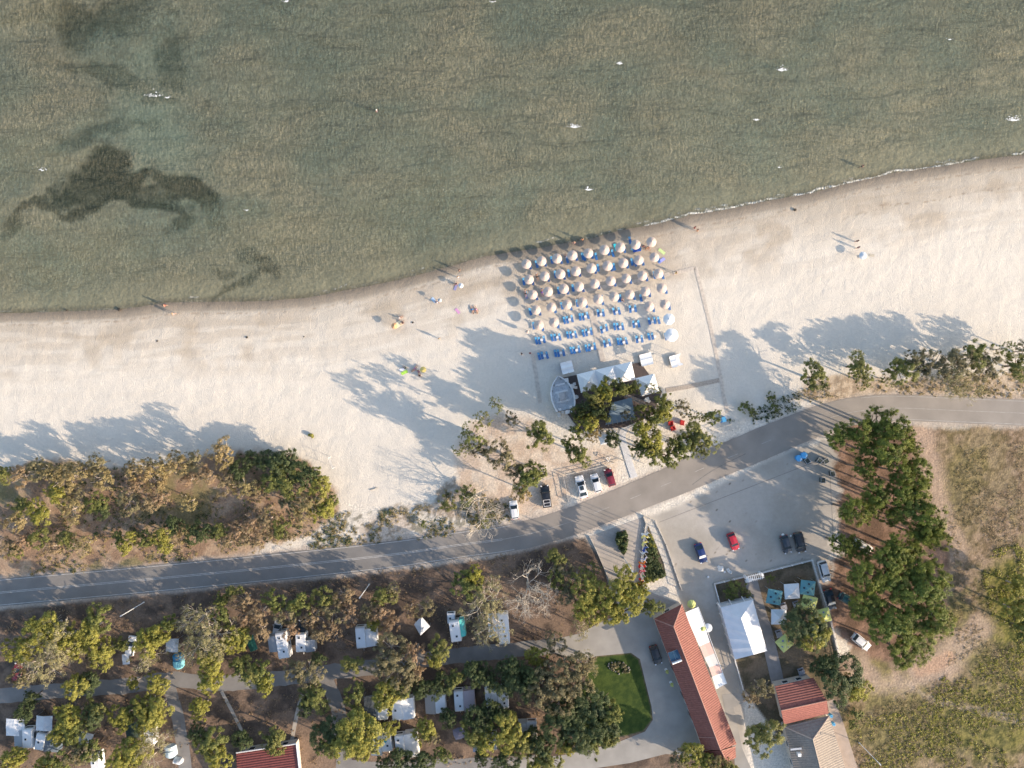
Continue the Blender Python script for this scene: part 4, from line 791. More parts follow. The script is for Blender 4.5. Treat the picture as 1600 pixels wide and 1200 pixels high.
# bar furniture
CHP = empty('patio_chair', (0, 0, 0)); cu = []
MB().box((0, 0, .42), (.5, .5, .06)).build('seat', CHAIRW, CHP); MB().box((0, -.24, .68), (.5, .05, .48)).build('backrest', CHAIRW, CHP)
for sx in (-1, 1):
    for sy in (-1, 1): MB().tube((sx * .21, sy * .21, 0), (sx * .21, sy * .21, .4), .025, .025, 5).build('leg', CHAIRW, CHP)
    MB().box((sx * .25, 0, .62), (.05, .46, .04)).build('armrest', CHAIRW, CHP)
SQT = empty('cafe_table', (0, 0, 0)); squ = []
MB().box((0, 0, .73), (.8, .8, .05)).build('table_top', CHAIRW, SQT); MB().tube((0, 0, 0), (0, 0, .71), .05, .05, 8).build('stem', STEEL, SQT); MB().box((0, 0, .02), (.45, .45, .04)).build('base', STEEL, SQT)
for k, (a, b, rz, lb) in enumerate([(892.5,602,.2,'upper left on the deck beside the boat'),(897,600,1.8,'second in the upper pair beside the leftmost tent'),(899.5,605.5,3.2,'at the lower side of the upper table by the boat'),(896,621.5,.3,'lone on the deck near the boat stern'),(901,620,1.8,'right of the lower deck table by the boat'),(1008,625,.5,'left of the table under the right tent'),(1013,627,2.6,'right of the table under the right tent'),(873,647,.4,'left behind the boat stern'),(879,643.5,1.4,'middle behind the boat stern'),(873.5,649.5,2.0,'lowest behind the boat stern'),(1137,890,.4,'beside the round table in the car park'),(1140,893,1,'below the round table in the car park')]):
    c = at(a, b, .3); put(CHP, cu, (c.x, c.y, .22 if k < 7 else 0), rz, 'patio_chair', 'white patio chair, ' + lb, 'chair', 'white patio chairs')
for k, (a, b, rz, lb, z) in enumerate([(894.5,604,.3,'on the dark deck beside the boat bow',.22),(898.5,620.5,.25,'on the dark deck beside the boat stern',.22),(885,594,.2,'in the deck corner by the boat tip',.22),(1011,624,.3,'under the right hand tent',.22)]):
    c = at(a, b, .7); put(SQT, squ, (c.x, c.y, z), rz, 'cafe_table', 'white square cafe table ' + lb, 'table', 'white cafe tables')
c = at(888, 643, .5); root = empty('service_counter', (c.x, c.y, 0), .2, 'white service counter behind the boat stern', 'counter'); MB().box((0, 0, .5), (1.25, .6, 1.0)).build('body', CHAIRW, root); MB().box((0, 0, 1.03), (1.35, .7, .06)).build('counter_top', CHAIRW, root)
c = at(941, 687, 2.0); pyramid_tent([(934,680),(952,678),(953,693),(939,695)], SHADEW, 'awning_canopy', 'small white canopy among the trees below the kiosk', None, 2.1, .35)
# daybeds
def daybed(px, py, rz, label, full=True, blue=None):
    c = at(px, py, 1.8); root = empty('daybed', (c.x, c.y, 0), rz, label, 'daybed', 'white canopied daybeds')
    for sx in (-1, 1):
        for sy in (-1, 1): MB().tube((sx * 1.05, sy * 1.05, 0), (sx * 1.05, sy * 1.05, 2.0), .045, .045, 6).build('post', WOOD, root)
    MB().box((0, 0, .3), (2.1, 2.1, .12)).build('platform', WOOD, root)
    for sx in (-1, 1): MB().box((sx * .5, 0, .44), (.95, 1.95, .16), ).build('mattress', CHAIRW, root)
    mb = MB(); n = 8
    for half in (-1, 1):
        if not full and half == 1: 
            mb.quad((.0, 1.1, 2.02), (1.15, 1.15, 2.02), (0.05, -.1, 1.85)); mb.quad((.1, -1.1, 1.95), (1.1, -1.1, 1.95), (.9, -.75, 1.9), (.1, -.5, 1.85)); continue
        x0, x1 = (-1.15, -.03) if half < 0 else (.03, 1.15); pr = None
        for i in range(n + 1):
            y = -1.15 + 2.3 * i / n; zz = 2.02 - .16 * math.sin(math.pi * (2 * i / n % 1)) ; cur = ((x0, y, zz), (x1, y, zz))
            if pr: mb.quad(pr[0], pr[1], cur[1], cur[0])
            pr = cur
    mb.build('canopy', SHADEW, root)
    return root
daybed(886, 574, R(14), 'canopied white daybed with blue screen just above the boat')
daybed(1010, 561.5, R(14), 'canopied white daybed standing in the middle between the tent and the boardwalk')
daybed(1057, 563.5, R(16), 'white daybed with torn half open canopy nearest the boardwalk', False)
c = at(877.5, 576, .8); root = empty('blue_screen', (c.x, c.y, 0), R(14), 'blue cloth screen at the left side of the daybed above the boat', 'screen'); MB().box((0, 0, .9), (.08, 1.6, 1.5)).build('cloth', fabric('blue', (.03, .13, .42)), root); MB().tube((0, .8, 0), (0, .8, 1.7), .03).build('pole', WOOD, root); MB().tube((0, -.8, 0), (0, -.8, 1.7), .03).build('pole', WOOD, root)
# red loungers and blue bin box by the bar
RED = M('red_cushion', (.42, .03, .03), .8, .1, 5)
for a, b, rz, lb in ((1048,661.5,.1,'upper left one'),(1051.5,669.5,.4,'lower one'),(1066,660.5,1.4,'right one with black cushion')):
    c = at(a, b, .3); root = empty('lounge_chair', (c.x, c.y, 0), rz, 'red lounge chair under the trees right of the bar, ' + lb, 'chair', 'red lounge chairs')
    MB().box((0, 0, .22), (.85, .8, .3)).build('seat', RED, root); MB().box((0, .4, .5), (.85, .18, .5), rx=-.2).build('backrest', RED, root)
    for sx in (-1, 1): MB().box((sx * .42, 0, .4), (.14, .8, .28)).build('armrest', RED, root)
c = at(1130, 655.5, .8); root = empty('cool_box', (c.x, c.y, 0), R(14), 'blue and grey storage box beside the small tree near the road', 'box'); MB().box((0, 0, .45), (1.1, 1.0, .9)).build('body', BLUE, root); MB().box((.1, 0, .93), (.7, 1.0, .06)).build('lid', LBLUE, root); MB().box((-.62, 0, .4), (.3, .9, .8)).build('side_panel', STEEL, root)
c = at(950, 718); 
def tri_frame(px, py, label):
    c = at(px, py, .8); root = empty('triangular_frame', (c.x, c.y, 0), .1, label, 'stand'); P = [Vector((.5 * math.cos(a), .5 * math.sin(a), .9)) for a in (R(150), R(30), R(270))]
    for i in range(3): MB().tube(P[i], P[(i + 1) % 3], .05, .05, 6).build('rail', WHITE, root); MB().tube((P[i].x, P[i].y, 0), P[i], .04, .04, 6).build('leg', WHITE, root)
tri_frame(950, 717, 'small white triangular frame stand by the fence above the parked cars')

# ---------------------------------------------------------------- fences
def fence(pts, label, name='rail_fence', hgt=1.0, step=16, rails=(.5, .95), rad=.05, mat=None, base=None, slats=False, group=None):
    mat = mat or WHITE; c = at(*pts[0]); root = empty(name, c, 0, label, 'fence', group); mr = MB(); n = 0
    if base: mw = MB()
    for (a, b) in zip(pts[:-1], pts[1:]):
        A = at(*a) - c; B = at(*b) - c; L = (B - A).length; k = max(1, round(L / (step * S))); ang = math.atan2((B - A).y, (B - A).x)
        for i in range(k + (1 if b == pts[-1] else 0)):
            p = A.lerp(B, i / k); n += 1
            if n < 95: MB().box((p.x, p.y, hgt / 2 + .02), (rad * 2.4, rad * 2.4, hgt + .04), rz=ang).build('post', mat, root)
        for z_ in rails: m_ = (A + B) / 2; mr.box((m_.x, m_.y, z_), (L, rad * 1.2, rad * 1.6), rz=ang)
        if base: m_ = (A + B) / 2; mw.box((m_.x, m_.y, base / 2), (L + .15, .16, base), rz=ang)
        if slats:
            for i in range(int(L / .22)): p = A.lerp(B, (i + .5) / int(L / .22)); mr.box((p.x, p.y, hgt * .52), (.03, .02, hgt * .8), rz=ang)
    mr.build('rails', mat, root)
    if base: mw.build('base_wall', CONC, root)
    return root
PALEP = M('pale_timber', (.60, .55, .48), .7, .12, 3)
fence([(1115,911),(1161,900)], 'short white rail fence left of the yard gate', 'yard_fence', 1.1, base=.3); fence([(1188,894),(1267,874),(1278,911),(1296,966),(1310,1027)], 'long white fence right of the gate running down past the gazebos', 'yard_fence', 1.1, base=.3)
fence([(1115,911),(1125,948),(1147,1030),(1161,1080)], 'white rail fence along the left side of the marquee hall', 'yard_fence', 1.1, base=.3)
fence([(884,741),(930,731),(973,719)], 'pale timber rail fence above the three parked cars', 'beach_fence', .9, 14, (.4, .85), .045, PALEP); fence([(880,744),(884,763),(888,782)], 'pale timber rail fence left of the three parked cars', 'beach_fence', .9, 14, (.4, .85), .045, PALEP)
fence([(832,754),(850,749),(866,744)], 'short pale timber rail fence above the black pickup', 'beach_fence', .9, 12, (.4, .85), .045, PALEP)
fence([(995,716),(1005,724),(1011,712)], 'bent pale fence at the right side of the white walkway', 'beach_fence', .8, 10, (.4, .75), .04, PALEP)
fence([(1153,669),(1154,658),(1196,645),(1230,631)], 'thin white post and rail fence between beach and road', 'beach_fence', .8, 22, (.4, .75), .035, PALEP); fence([(1112,672),(1128,667),(1141,662),(1144,673)], 'short white rail fence below the blue storage box', 'beach_fence', .8, 12, (.4, .75), .035, PALEP)
fence([(1006,806),(1023,814),(1040,850),(1052,885),(1064,920)], 'white barred fence with stone kerb along the car park edge of the flag bed', 'flag_bed_fence', 1.0, 12, (.15, .95), .05, PALEP, base=.25, slats=True)
fence([(1005,807),(1009,818),(1004,850),(1001,880),(1000,915)], 'low white wall fence along the left side of the flag bed', 'flag_bed_fence', .5, 20, (.45,), .05, PALEP, base=.35)
fence([(921,838),(932,860),(945,890),(955,915)], 'pale kerb rail on the left edge of the forecourt', 'forecourt_fence', .35, 20, (.3,), .06, PALEP, base=.25)
fence([(1320,1120),(1332,1150),(1345,1200)], 'thin wire fence right of the grey-roofed house', 'wire_fence', 1.2, 24, (1.1,), .03, STEEL) if False else None
# gate
c = at(1174, 897); root = empty('yard_gate', c, math.atan2(at(1187,894).y - at(1161,900).y, at(1187,894).x - at(1161,900).x), 'white open-top arbour gate in the yard fence', 'gate')
for sx in (-1, 1): MB().box((sx * 1.5, 0, 1.15), (.4, .5, 2.3)).build('pillar', WHITE, root)
for i in range(8): MB().box((-1.3 + i * .37, 0, 2.5), (.08, 1.3, .1)).build('rafter', WHITE, root)
for sy in (-1, 1): MB().box((0, sy * .4, 2.4), (3.3, .09, .12)).build('beam', WHITE, root)
c = at(1172, 907.5, .5); root = empty('upturned_dinghy', (c.x, c.y, 0), .35, 'small white upturned dinghy just inside the yard gate', 'boat')
mb = MB(); mb.loft([[(x, w_ * math.cos(t), .02 + hh * math.sin(t)) for t in [k * math.pi / 6 for k in range(7)]] for x, w_, hh in ((-.85, .30, .3), (-.4, .38, .4), (.2, .36, .38), (.6, .22, .28), (.85, .04, .1))]); mb.build('hull', WHITE, root, smooth=True)

# ---------------------------------------------------------------- cars
def car(px, py, deg, L, W, colr, label, kind='hatch', Hh=1.45, extra=None, lab2=None):
    c = at(px, py, .8); root = empty('parked_car', (c.x, c.y, 0), R(deg), label, 'car', 'cars parked by the beach and the campsite')
    P = paint(colr[0], colr[1]); sh = .86 if kind != 'suv' else 1.0; Hh = Hh if kind != 'suv' else 1.7
    prof = {'sedan': [(-.5,.62,.78),(-.47,.80,.90),(-.30,.86,1.0),(.0,.88,1.0),(.22,.84,1.0),(.38,.74,.97),(.47,.62,.88),(.5,.45,.72)],
            'hatch': [(-.5,.70,.84),(-.47,.86,.95),(-.25,.90,1.0),(.0,.90,1.0),(.25,.86,1.0),(.40,.76,.96),(.475,.62,.87),(.5,.45,.70)],
            'suv': [(-.5,.85,.88),(-.47,1.0,.97),(-.25,1.02,1.0),(.0,1.02,1.0),(.25,1.0,1.0),(.42,.92,.97),(.48,.75,.9),(.5,.5,.75)],
            'pickup': [(-.5,.9,.9),(-.49,.98,.99),(-.25,.98,1.0),(.0,.98,1.0),(.25,.97,1.0),(.42,.88,.97),(.48,.75,.9),(.5,.5,.75)]}[kind]
    rings = []
    for t, h, wq in prof:
        x = t * L; w_ = wq * W / 2; g = .24
        rings.append([(x, -w_ * .92, g), (x, -w_, g + .22), (x, -w_, h - .14), (x, -w_ * .88, h - .03), (x, 0, h + .03), (x, w_ * .88, h - .03), (x, w_, h - .14), (x, w_, g + .22), (x, w_ * .92, g)])
    mb = MB(); mb.loft(rings); mb.build('body', P, root, smooth=False)
    gl = {'sedan': (-.40, -.22, .08, .24), 'hatch': (-.46, -.36, .07, .26), 'suv': (-.47, -.40, .08, .25), 'pickup': (-.10, -.05, .17, .27)}[kind]
    zb_ = .82 if kind != 'suv' else .96; zt = Hh - .04; wb, wt = W * .44, W * .365
    A = [(gl[0] * L, -wb, zb_), (gl[3] * L, -wb, zb_), (gl[3] * L, wb, zb_), (gl[0] * L, wb, zb_)]; B_ = [(gl[1] * L, -wt, zt), (gl[2] * L, -wt, zt), (gl[2] * L, wt, zt), (gl[1] * L, wt, zt)]
    def face(nm, q, m=GLASS): mb = MB(); mb.quad(*q); return mb.build(nm, m, root)
    face('windscreen', (A[1], A[2], B_[2], B_[1])); face('rear_window', (A[3], A[0], B_[0], B_[3])); face('side_window', (A[0], A[1], B_[1], B_[0])); face('side_window', (A[2], A[3], B_[3], B_[2]))
    mb = MB(); x0, x1 = gl[1] * L - .04, gl[2] * L + .04
    mb.loft([[(x0, -wt * .95, zt), (x0, 0, zt + .03), (x0, wt * .95, zt)], [((x0 * 3 + x1) / 4, -wt * 1.03, zt), ((x0 * 3 + x1) / 4, 0, zt + .08), ((x0 * 3 + x1) / 4, wt * 1.03, zt)], [((x0 + 3 * x1) / 4, -wt * 1.03, zt), ((x0 + 3 * x1) / 4, 0, zt + .08), ((x0 + 3 * x1) / 4, wt * 1.03, zt)], [(x1, -wt * .95, zt), (x1, 0, zt + .02), (x1, wt * .95, zt)]])
    rf = mb.build('roof', P, root)
    for i in range(4): MB().tube(Vector(A[i]), Vector(B_[i]), .045, .04, 4).build('window_pillar', P, root)
    for sx in (-.31, .31):
        for sy in (-1, 1):
            o = MB().tube((sx * L, sy * (W / 2 - .22), .31), (sx * L, sy * (W / 2 - .01), .31), .31, .31, 14).build('wheel', RUBBER, root); MB().tube((sx * L, sy * (W / 2 - .02), .31), (sx * L, sy * (W / 2 + .005), .31), .17, .17, 10).build('rim', STEEL, o)
    for sy in (-1, 1):
        MB().box((.465 * L, sy * W * .36, .62 if kind in ('sedan', 'hatch') else .78), (.22, .30, .12), rz=-sy * .35).build('headlight', CHROME, root)
        MB().box((-.492 * L, sy * W * .37, .70), (.10, .28, .14)).build('tail_light', M('tail_light_red', (.45, .02, .02), .3), root)
        MB().box((.20 * L, sy * (W / 2 + .08), .95), (.14, .20, .13)).build('mirror', P, root)
    if kind == 'pickup':
        MB().box((-.30 * L, 0, 1.0), (.36 * L, W * .82, .05)).build('load_bed', M('bed_liner', (.02, .02, .025), .6), root)
        mb = MB()
        for x in (-.14, -.28, -.42): mb.tube((x * L, -W * .38, 1.25), (x * L, W * .38, 1.25), .05, .05, 6)
        for s_ in (-1, 1): mb.tube((-.14 * L, s_ * W * .38, 1.25), (-.44 * L, s_ * W * .34, 1.1), .05, .05, 6); mb.tube((-.14 * L, s_ * W * .38, 1.0), (-.14 * L, s_ * W * .38, 1.25), .05, .05, 6)
        mb.build('roll_bar', CHROME, root)
    if extra == 'sunroof': MB().box((-.03 * L, 0, zt + .085), (.8, .75, .02)).build('sunroof', GLASS, root)
    if extra == 'shade': face('sun_shade', [tuple(Vector(p) * 1.0 + Vector((.03, 0, .03))) for p in (A[1], A[2], B_[2], B_[1])], M('sun_shade_foil', (.55, .58, .6), .4, .1))
    if extra == 'rails':
        for s_ in (-1, 1): MB().tube((x0, s_ * wt * .9, zt + .10), (x1, s_ * wt * .9, zt + .10), .03, .03, 5).build('roof_rail', CHROME, root)
    return root
Wc = ('white', (.72, .73, .74)); Bk = ('black', (.012, .013, .016)); Nb = ('navy', (.012, .03, .13)); Rd = ('red', (.42, .015, .03)); Mr = ('maroon', (.20, .02, .035)); Sl = ('silver', (.50, .51, .52))
car(803.5, 797, 98, 3.6, 1.6, Wc, 'small white hatchback on the sand beside the leafless tree')
car(853, 775.5, 98, 4.4, 1.75, Bk, 'black pickup with a chrome roll bar in its load bed', 'pickup', 1.7)
car(908.5, 761, 104, 4.5, 1.75, Wc, 'white saloon with a dark sunroof, left of the three by the fence', 'sedan', 1.42, 'sunroof')
car(931.5, 755, 105, 3.7, 1.6, Wc, 'white hatchback with plain roof, middle of the three by the fence')
car(953, 746, 107, 3.5, 1.6, Mr, 'maroon hatchback right of the two white cars by the fence')
car(1095.5, 864.5, -71, 4.0, 1.65, Nb, 'dark blue car with pale windscreen shade alone in the car park', 'sedan', 1.42, 'shade')
car(1146, 846.5, -70, 3.5, 1.6, Rd, 'small bright red hatchback parked in the open car park')
car(1228.5, 851, -74, 3.6, 1.6, ('dark_grey', (.025, .035, .05)), 'dark grey car with white bags beside its bonnet')
car(1250, 848, -76, 4.0, 1.75, Bk, 'black suv parked right of the dark grey car', 'suv')
car(1288, 893, -75, 4.2, 1.75, ('pearl', (.66, .67, .68)), 'white estate car with silver roof just outside the yard fence corner', 'suv', 1.6, 'rails')
car(1297.5, 937, -75, 4.1, 1.75, Bk, 'black car in tree shade below the white estate car', 'sedan', 1.45, 'shade')
car(1346.5, 1003.5, -39, 4.0, 1.7, Wc, 'white car with roof rails parked at the edge of the field under the pines', 'hatch', 1.5, 'rails')
car(1025, 1024, -72, 3.8, 1.7, Bk, 'black car on the driveway next to the long red roof', 'hatch')
car(1349, 854, -30, 3.8, 1.7, ('ivory', (.68, .66, .62)), 'pale car half hidden by the pines east of the car park')
car(204, 1010, 80, 3.9, 1.65, Wc, 'white car with a dark windscreen beside the pale tree in the campsite', 'hatch')
car(472.5, 984, 90, 3.8, 1.7, Bk, 'black car parked in front of the plain white caravan', 'hatch')
car(433, 983, 80, 3.6, 1.6, Sl, 'silver car poking out above the motorhome', 'hatch')
car(1326, 938, -30, 4.0, 1.7, ('teal', (.03, .10, .11)), 'dark teal car in the shade at the foot of the pines', 'hatch')
car(27, 1052, 85, 3.9, 1.65, ('wine', (.25, .02, .03)), 'wine red car under the large pale tree at the left', 'hatch')

# ---------------------------------------------------------------- caravans, tents and awnings of the campsite
SHELL = M('caravan_shell', (.70, .72, .74), .4, .06, 1.2); AW_GREY = fabric('grey_awning', (.30, .33, .37)); AW_WHITE = fabric('white_awning', (.66, .68, .70)); AW_TAUPE = fabric('taupe_awning', (.38, .34, .31)); AW_TURQ = fabric('turquoise_awning', (.08, .45, .45)); AW_MAUVE = fabric('mauve_awning', (.45, .39, .42)); AW_DARK = fabric('dark_green_tarp', (.04, .07, .06)); TARPB = fabric('blue_tarp', (.03, .17, .33))
def caravan(px, py, rz, L, W, label, aw=None, motor=False, hatches=2, h=2.5):
    c = at(px, py, h); root = empty('motorhome' if motor else 'caravan', (c.x, c.y, 0), R(rz), label, 'caravan', 'caravans on the campsite')
    mb = MB(); rg = []
    for t, z0, z1, ww in ((-.5, .7, h - .55, .9), (-.48, .5, h - .18, .98), (-.42, .42, h, 1), (.0, .42, h + .03, 1), (.42, .42, h, 1), (.47, .45, h - .12, .98), (.5, .7, h - (.9 if motor else .5), .92)):
        y = t * L; q = W / 2 * ww; rg.append([(-q, y, z0), (-q, y, z1 - .12), (-q + .10, y, z1), (q - .10, y, z1), (q, y, z1 - .12), (q, y, z0)])
    mb.loft(rg); mb.build('body', SHELL, root)
    for i in range(hatches):
        y = L * (.28 - .5 * i / max(1, hatches - 1)) if hatches > 1 else 0; o = MB().box((W * (.1 if i % 2 else -.12), y, h + .06), (.5, .5, .08)).build('roof_hatch', CHAIRW, root); MB().box((W * (.1 if i % 2 else -.12), y, h + .105), (.38, .38, .02)).build('pane', GLASS, o)
    for s_ in (-1, 1):
        MB().box((s_ * (W / 2 + .005), .1 * L, 1.55), (.03, L * .3, .55)).build('window', GLASS, root)
        for y in ((-.3, .3) if motor else (0,)): MB().tube((s_ * (W / 2 - .25), y * L, .33), (s_ * (W / 2 - .02), y * L, .33), .33, .33, 12).build('wheel', RUBBER, root)
    MB().box((0, L * .505, 1.5), (W * .7, .04, .5)).build('window', GLASS, root)
    if motor: 
        for i in range(4): MB().box((-.05, L * (.18 - i * .11), h + .10), (.9, .08, .06)).build('roof_rack_bar', STEEL, root)
    else: MB().tube((0, -L / 2, .45), (0, -L / 2 - 1.0, .45), .05, .05, 5).build('tow_bar', STEEL, root)
    if aw:
        side, wd, mat, l0, l1 = aw; x0 = side * (W / 2 + .03); x1 = side * (W / 2 + wd)
        mb = MB(); n = 5; pr = None
        for i in range(n + 1):
            y = l0 * L + (l1 - l0) * L * i / n; sg = -.05 * math.sin(math.pi * i / n); cur = ((x0, y, h - .08), ((x0 + x1) / 2, y, h - .28 + sg), (x1, y, h - .62))
            if pr: mb.quad(pr[0], pr[1], cur[1], cur[0]); mb.quad(pr[1], pr[2], cur[2], cur[1])
            pr = cur
        mb.quad((x1, l0 * L, h - .62), (x1, l1 * L, h - .62), (x1, l1 * L, .05), (x1, l0 * L, .05)); mb.quad((x0, l0 * L, h - .08), (x1, l0 * L, h - .62), (x1, l0 * L, .05), (x0, l0 * L, .05)); mb.quad((x0, l1 * L, h - .08), (x1, l1 * L, h - .62), (x1, l1 * L, .05), (x0, l1 * L, .05))
        mb.build('awning', mat, root)
        for yy in (l0, l1): MB().tube((x1 - side * .05, yy * L, 0), (x1 - side * .05, yy * L, h - .65), .03, .03, 5).build('pole', STEEL, root)
    return root
caravan(440.5, 1009, 9, 5.2, 2.1, 'white motorhome with roof rack bars and grey awning on its left', (-1, 1.7, AW_GREY, -.2, .38), True, 2, 2.8)
caravan(469.5, 1005, 2, 3.7, 1.9, 'plain white caravan with a grey awning on its right', (1, 1.6, AW_GREY, -.5, .12))
caravan(563.5, 997, 5, 4.2, 1.9, 'white caravan with a creased white awning, nearest the reddish scrub', (1, 2.0, AW_WHITE, -.45, .38), hatches=1)
caravan(711, 987, 8, 4.2, 2.0, 'white caravan with a narrow turquoise awning beside it', (1, .9, AW_TURQ, -.3, .5))
caravan(787, 983, 4, 6.1, 2.1, 'long white caravan right of the pale branched tree', (-1, 1.9, AW_WHITE, -.25, .4))
caravan(705, 966, 4, 2.2, 1.6, 'short trailer tent above the turquoise awning caravan', None, hatches=1, h=1.6)
caravan(597, 1109, 3, 4.2, 1.9, 'white striped shaded caravan left of the bright green tree', (-1, 2.4, AW_GREY, -.45, .45), hatches=1)
caravan(620, 1110, 4, 4.0, 2.0, 'white caravan with wide white awning right of the bright tree', (1, 2.2, AW_WHITE, -.5, .5), hatches=1)
caravan(688, 1100, 4, 3.9, 2.0, 'white caravan with a taupe awning on its left', (-1, 2.0, AW_TAUPE, -.5, .5))
caravan(717, 1096, 4, 4.1, 1.8, 'white caravan with a pale mauve awning on its right', (1, 2.1, AW_MAUVE, -.5, .45))
caravan(786, 1091, 3, 4.2, 2.1, 'white caravan with flat white awning left, below the dark trees', (-1, 2.4, AW_WHITE, -.5, .55))
caravan(603, 1157, 6, 4.6, 2.0, 'white caravan carrying a turquoise tub on its roof', (-1, 2.2, AW_WHITE, -.62, .42))
caravan(625, 1166, 7, 4.2, 1.8, 'white caravan with large white awning right of the tub caravan', (1, 2.4, AW_WHITE, -.62, .48))
caravan(42, 1155, 2, 3.8, 1.9, 'grey dirty caravan behind the square white tarp at the left', (-1, 1.9, AW_GREY, -.4, .4), hatches=1)
caravan(62, 1160, -10, 3.3, 1.8, 'rounded pale caravan with a dark blue awning at the left', (1, 2.4, fabric('slate', (.12, .16, .21)), -.5, .3), hatches=1)
caravan(232, 1151, 3, 3.6, 1.9, 'white caravan half under the yellow-green trees left of the side road', None, hatches=1)
caravan(148, 1192, 5, 3.6, 1.7, 'white caravan corner at the bottom edge left of the bare plot', None, hatches=1)
caravan(831, 1142, 2, 3.4, 2.0, 'pale caravan in deep shade left of the big dark tree', (-1, 1.6, AW_WHITE, -.4, .4), hatches=1)
caravan(768, 1160, 2, 3.2, 2.0, 'caravan peeping out left of the big yellow tree near the blue tarp', None, hatches=1)
c = at(602, 1158, 2.7); tag(MB().lathe([(0, 0), (.22, 0), (.30, .14), (.26, .14), (.2, .03), (0, .03)], 14, (c.x, c.y, 2.56)).build('plastic_tub', fabric('turq_tub', (.03, .42, .45))), 'turquoise tub standing on a caravan roof', 'tub')
def sheet(px, py, w_, l_, rz, mat, name, label, h=2.1, sag=.25, cat='awning'):
    c = at(px, py, h); root = empty(name, (c.x, c.y, 0), R(rz), label, cat); mb = MB(); n = 6
    f = lambda i, j: ((i / n - .5) * w_, (j / n - .5) * l_, h + sag * (1 - 2 * abs(i / n - .5)) - .06 * math.sin(9 * j / n + i))
    for i in range(n):
        for j in range(n): mb.quad(f(i, j), f(i + 1, j), f(i + 1, j + 1), f(i, j + 1))
    mb.build('cloth', mat, root)
    for sx in (-1, 1):
        for sy in (-1, 1): MB().tube((sx * w_ * .48, sy * l_ * .48, 0), (sx * w_ * .48, sy * l_ * .48, h), .03, .03, 5).build('pole', STEEL, root)
sheet(24, 1136, 3.6, 3.3, 0, AW_WHITE, 'canvas_shelter', 'square white canvas shelter at the left edge of the campsite')
sheet(69, 1130, 3.1, 2.9, -2, AW_WHITE, 'canvas_shelter', 'creased white canvas shelter with a sunlit corner at the left')
sheet(130, 1153, 3.4, 2.6, -20, AW_WHITE, 'canvas_shelter', 'white canvas shelter partly under the yellow-green tree at the left')
sheet(269, 1008, 2.4, 2.6, -3, fabric('clear', (.50, .53, .56)), 'canvas_shelter', 'greyish square tarpaulin over a pitch beside the pale tree')
sheet(196.5, 1030, 1.4, 2.0, 6, AW_WHITE, 'trailer_cover', 'small white trailer cover behind the white car in the campsite', 1.4, .1, 'cover')
sheet(208, 1172, 2.0, 2.0, 5, AW_DARK, 'dark_tarp', 'dark green tarp beside the caravan left of the side road', 2.0) if False else None
sheet(206, 1141, 2.4, 3.0, 5, AW_DARK, 'dark_tarp', 'dark green tarp left of the caravan under the yellow-green trees', 2.0)
sheet(822, 1166, 2.0, 2.4, 2, TARPB, 'blue_tarp', 'deep blue tarp below the caravan in deep shade', 1.8)
sheet(745, 1169, 1.5, 1.5, 0, fabric('lilac_tarp', (.35, .35, .42)), 'small_shelter', 'small lilac shelter beside the dark round parasol', 1.9)
sheet(582, 1105, 3.2, 4.4, 4, fabric('charcoal', (.07, .085, .10)), 'dark_tarp', 'large charcoal tarp left of the striped caravan', 2.2) 
sheet(700, 968, 1.0, 1.2, 0, fabric('straw_mat', (.4, .33, .25)), 'mat_roof', 'brown mat roof above the trailer tent', 2.2) if False else None
sheet(393, 1005, 1.6, 3.0, 20, fabric('green_net', (.02, .12, .09)), 'green_tarp', 'dark green tarp left of the motorhome', 2.0)
pyramid_tent([(658,963),(672,979),(657,993),(647,976)], AW_WHITE, 'gazebo', 'small white diamond-shaped gazebo on the brown ground in mid campsite', None, 2.2, .8, 'gazebo')
def tent(px, py, rz, w_, l_, mA, mB_, label):
    c = at(px, py, .8); root = empty('tent', (c.x, c.y, 0), R(rz), label, 'tent', 'tents'); n = 8
    for nm, mat, y0, y1, hh in (('inner_tent', mA, -.5, .05, 1.5), ('porch', mB_, .05, .5, 1.35)):
        rings = [[(w_ / 2 * math.cos(t) * s_, l_ * (y0 + (y1 - y0) * u), hh * math.sin(t) * s_) for t in [k * math.pi / n for k in range(n + 1)]] for u, s_ in ((0, .55 if y0 < 0 else .95), (.3, .95), (.7, 1), (1, .98 if y0 < 0 else .5))]
        MB().loft(rings).build(nm, mat, root)
tent(277, 1034, 5, 2.2, 3.0, fabric('sky', (.20, .52, .60)), fabric('deepblue', (.03, .22, .42)), 'two tone blue tent beside the pale tree by the camp road')
tent(265, 1175, 10, 2.4, 2.6, fabric('iceblue', (.45, .55, .60)), fabric('iceblue', (.45, .55, .60)), 'pale blue dome tent left of the side road at the bottom')
tent(277, 1190, 80, 1.2, 1.8, AW_WHITE, AW_WHITE, 'small white tent right of the pale blue dome')
def disc_parasol(px, py, r, mat, label, h=2.4, pk=.45, n=8, name='garden_parasol', group=None, petals=False):
    c = at(px, py, h - pk / 2); root = empty(name, (c.x, c.y, 0), .3, label, 'parasol', group); MB().lathe([(r, h - pk - .12), (r, h - pk), (r * .5, h - pk * .45), (0, h)], n, wob=.10 if petals else 0).build('canopy', mat, root); MB().tube((0, 0, 0), (0, 0, h), .03, .03, 6).build('pole', STEEL, root); MB().lathe([(0, .1), (.3, .08), (.3, 0), (0, 0)], 12).build('base', CONC, root); MB().tube((0, 0, h), (0, 0, h + .08), .05, .02, 6).build('finial', GLASS, root)
disc_parasol(717, 1147, 1.25, fabric('dusk', (.22, .20, .25)), 'dark mauve petal-shaped parasol in the middle of the campsite', petals=True)
LIMEF = fabric('lime', (.52, .56, .20)); TEALF = fabric('teal', (.12, .29, .32))
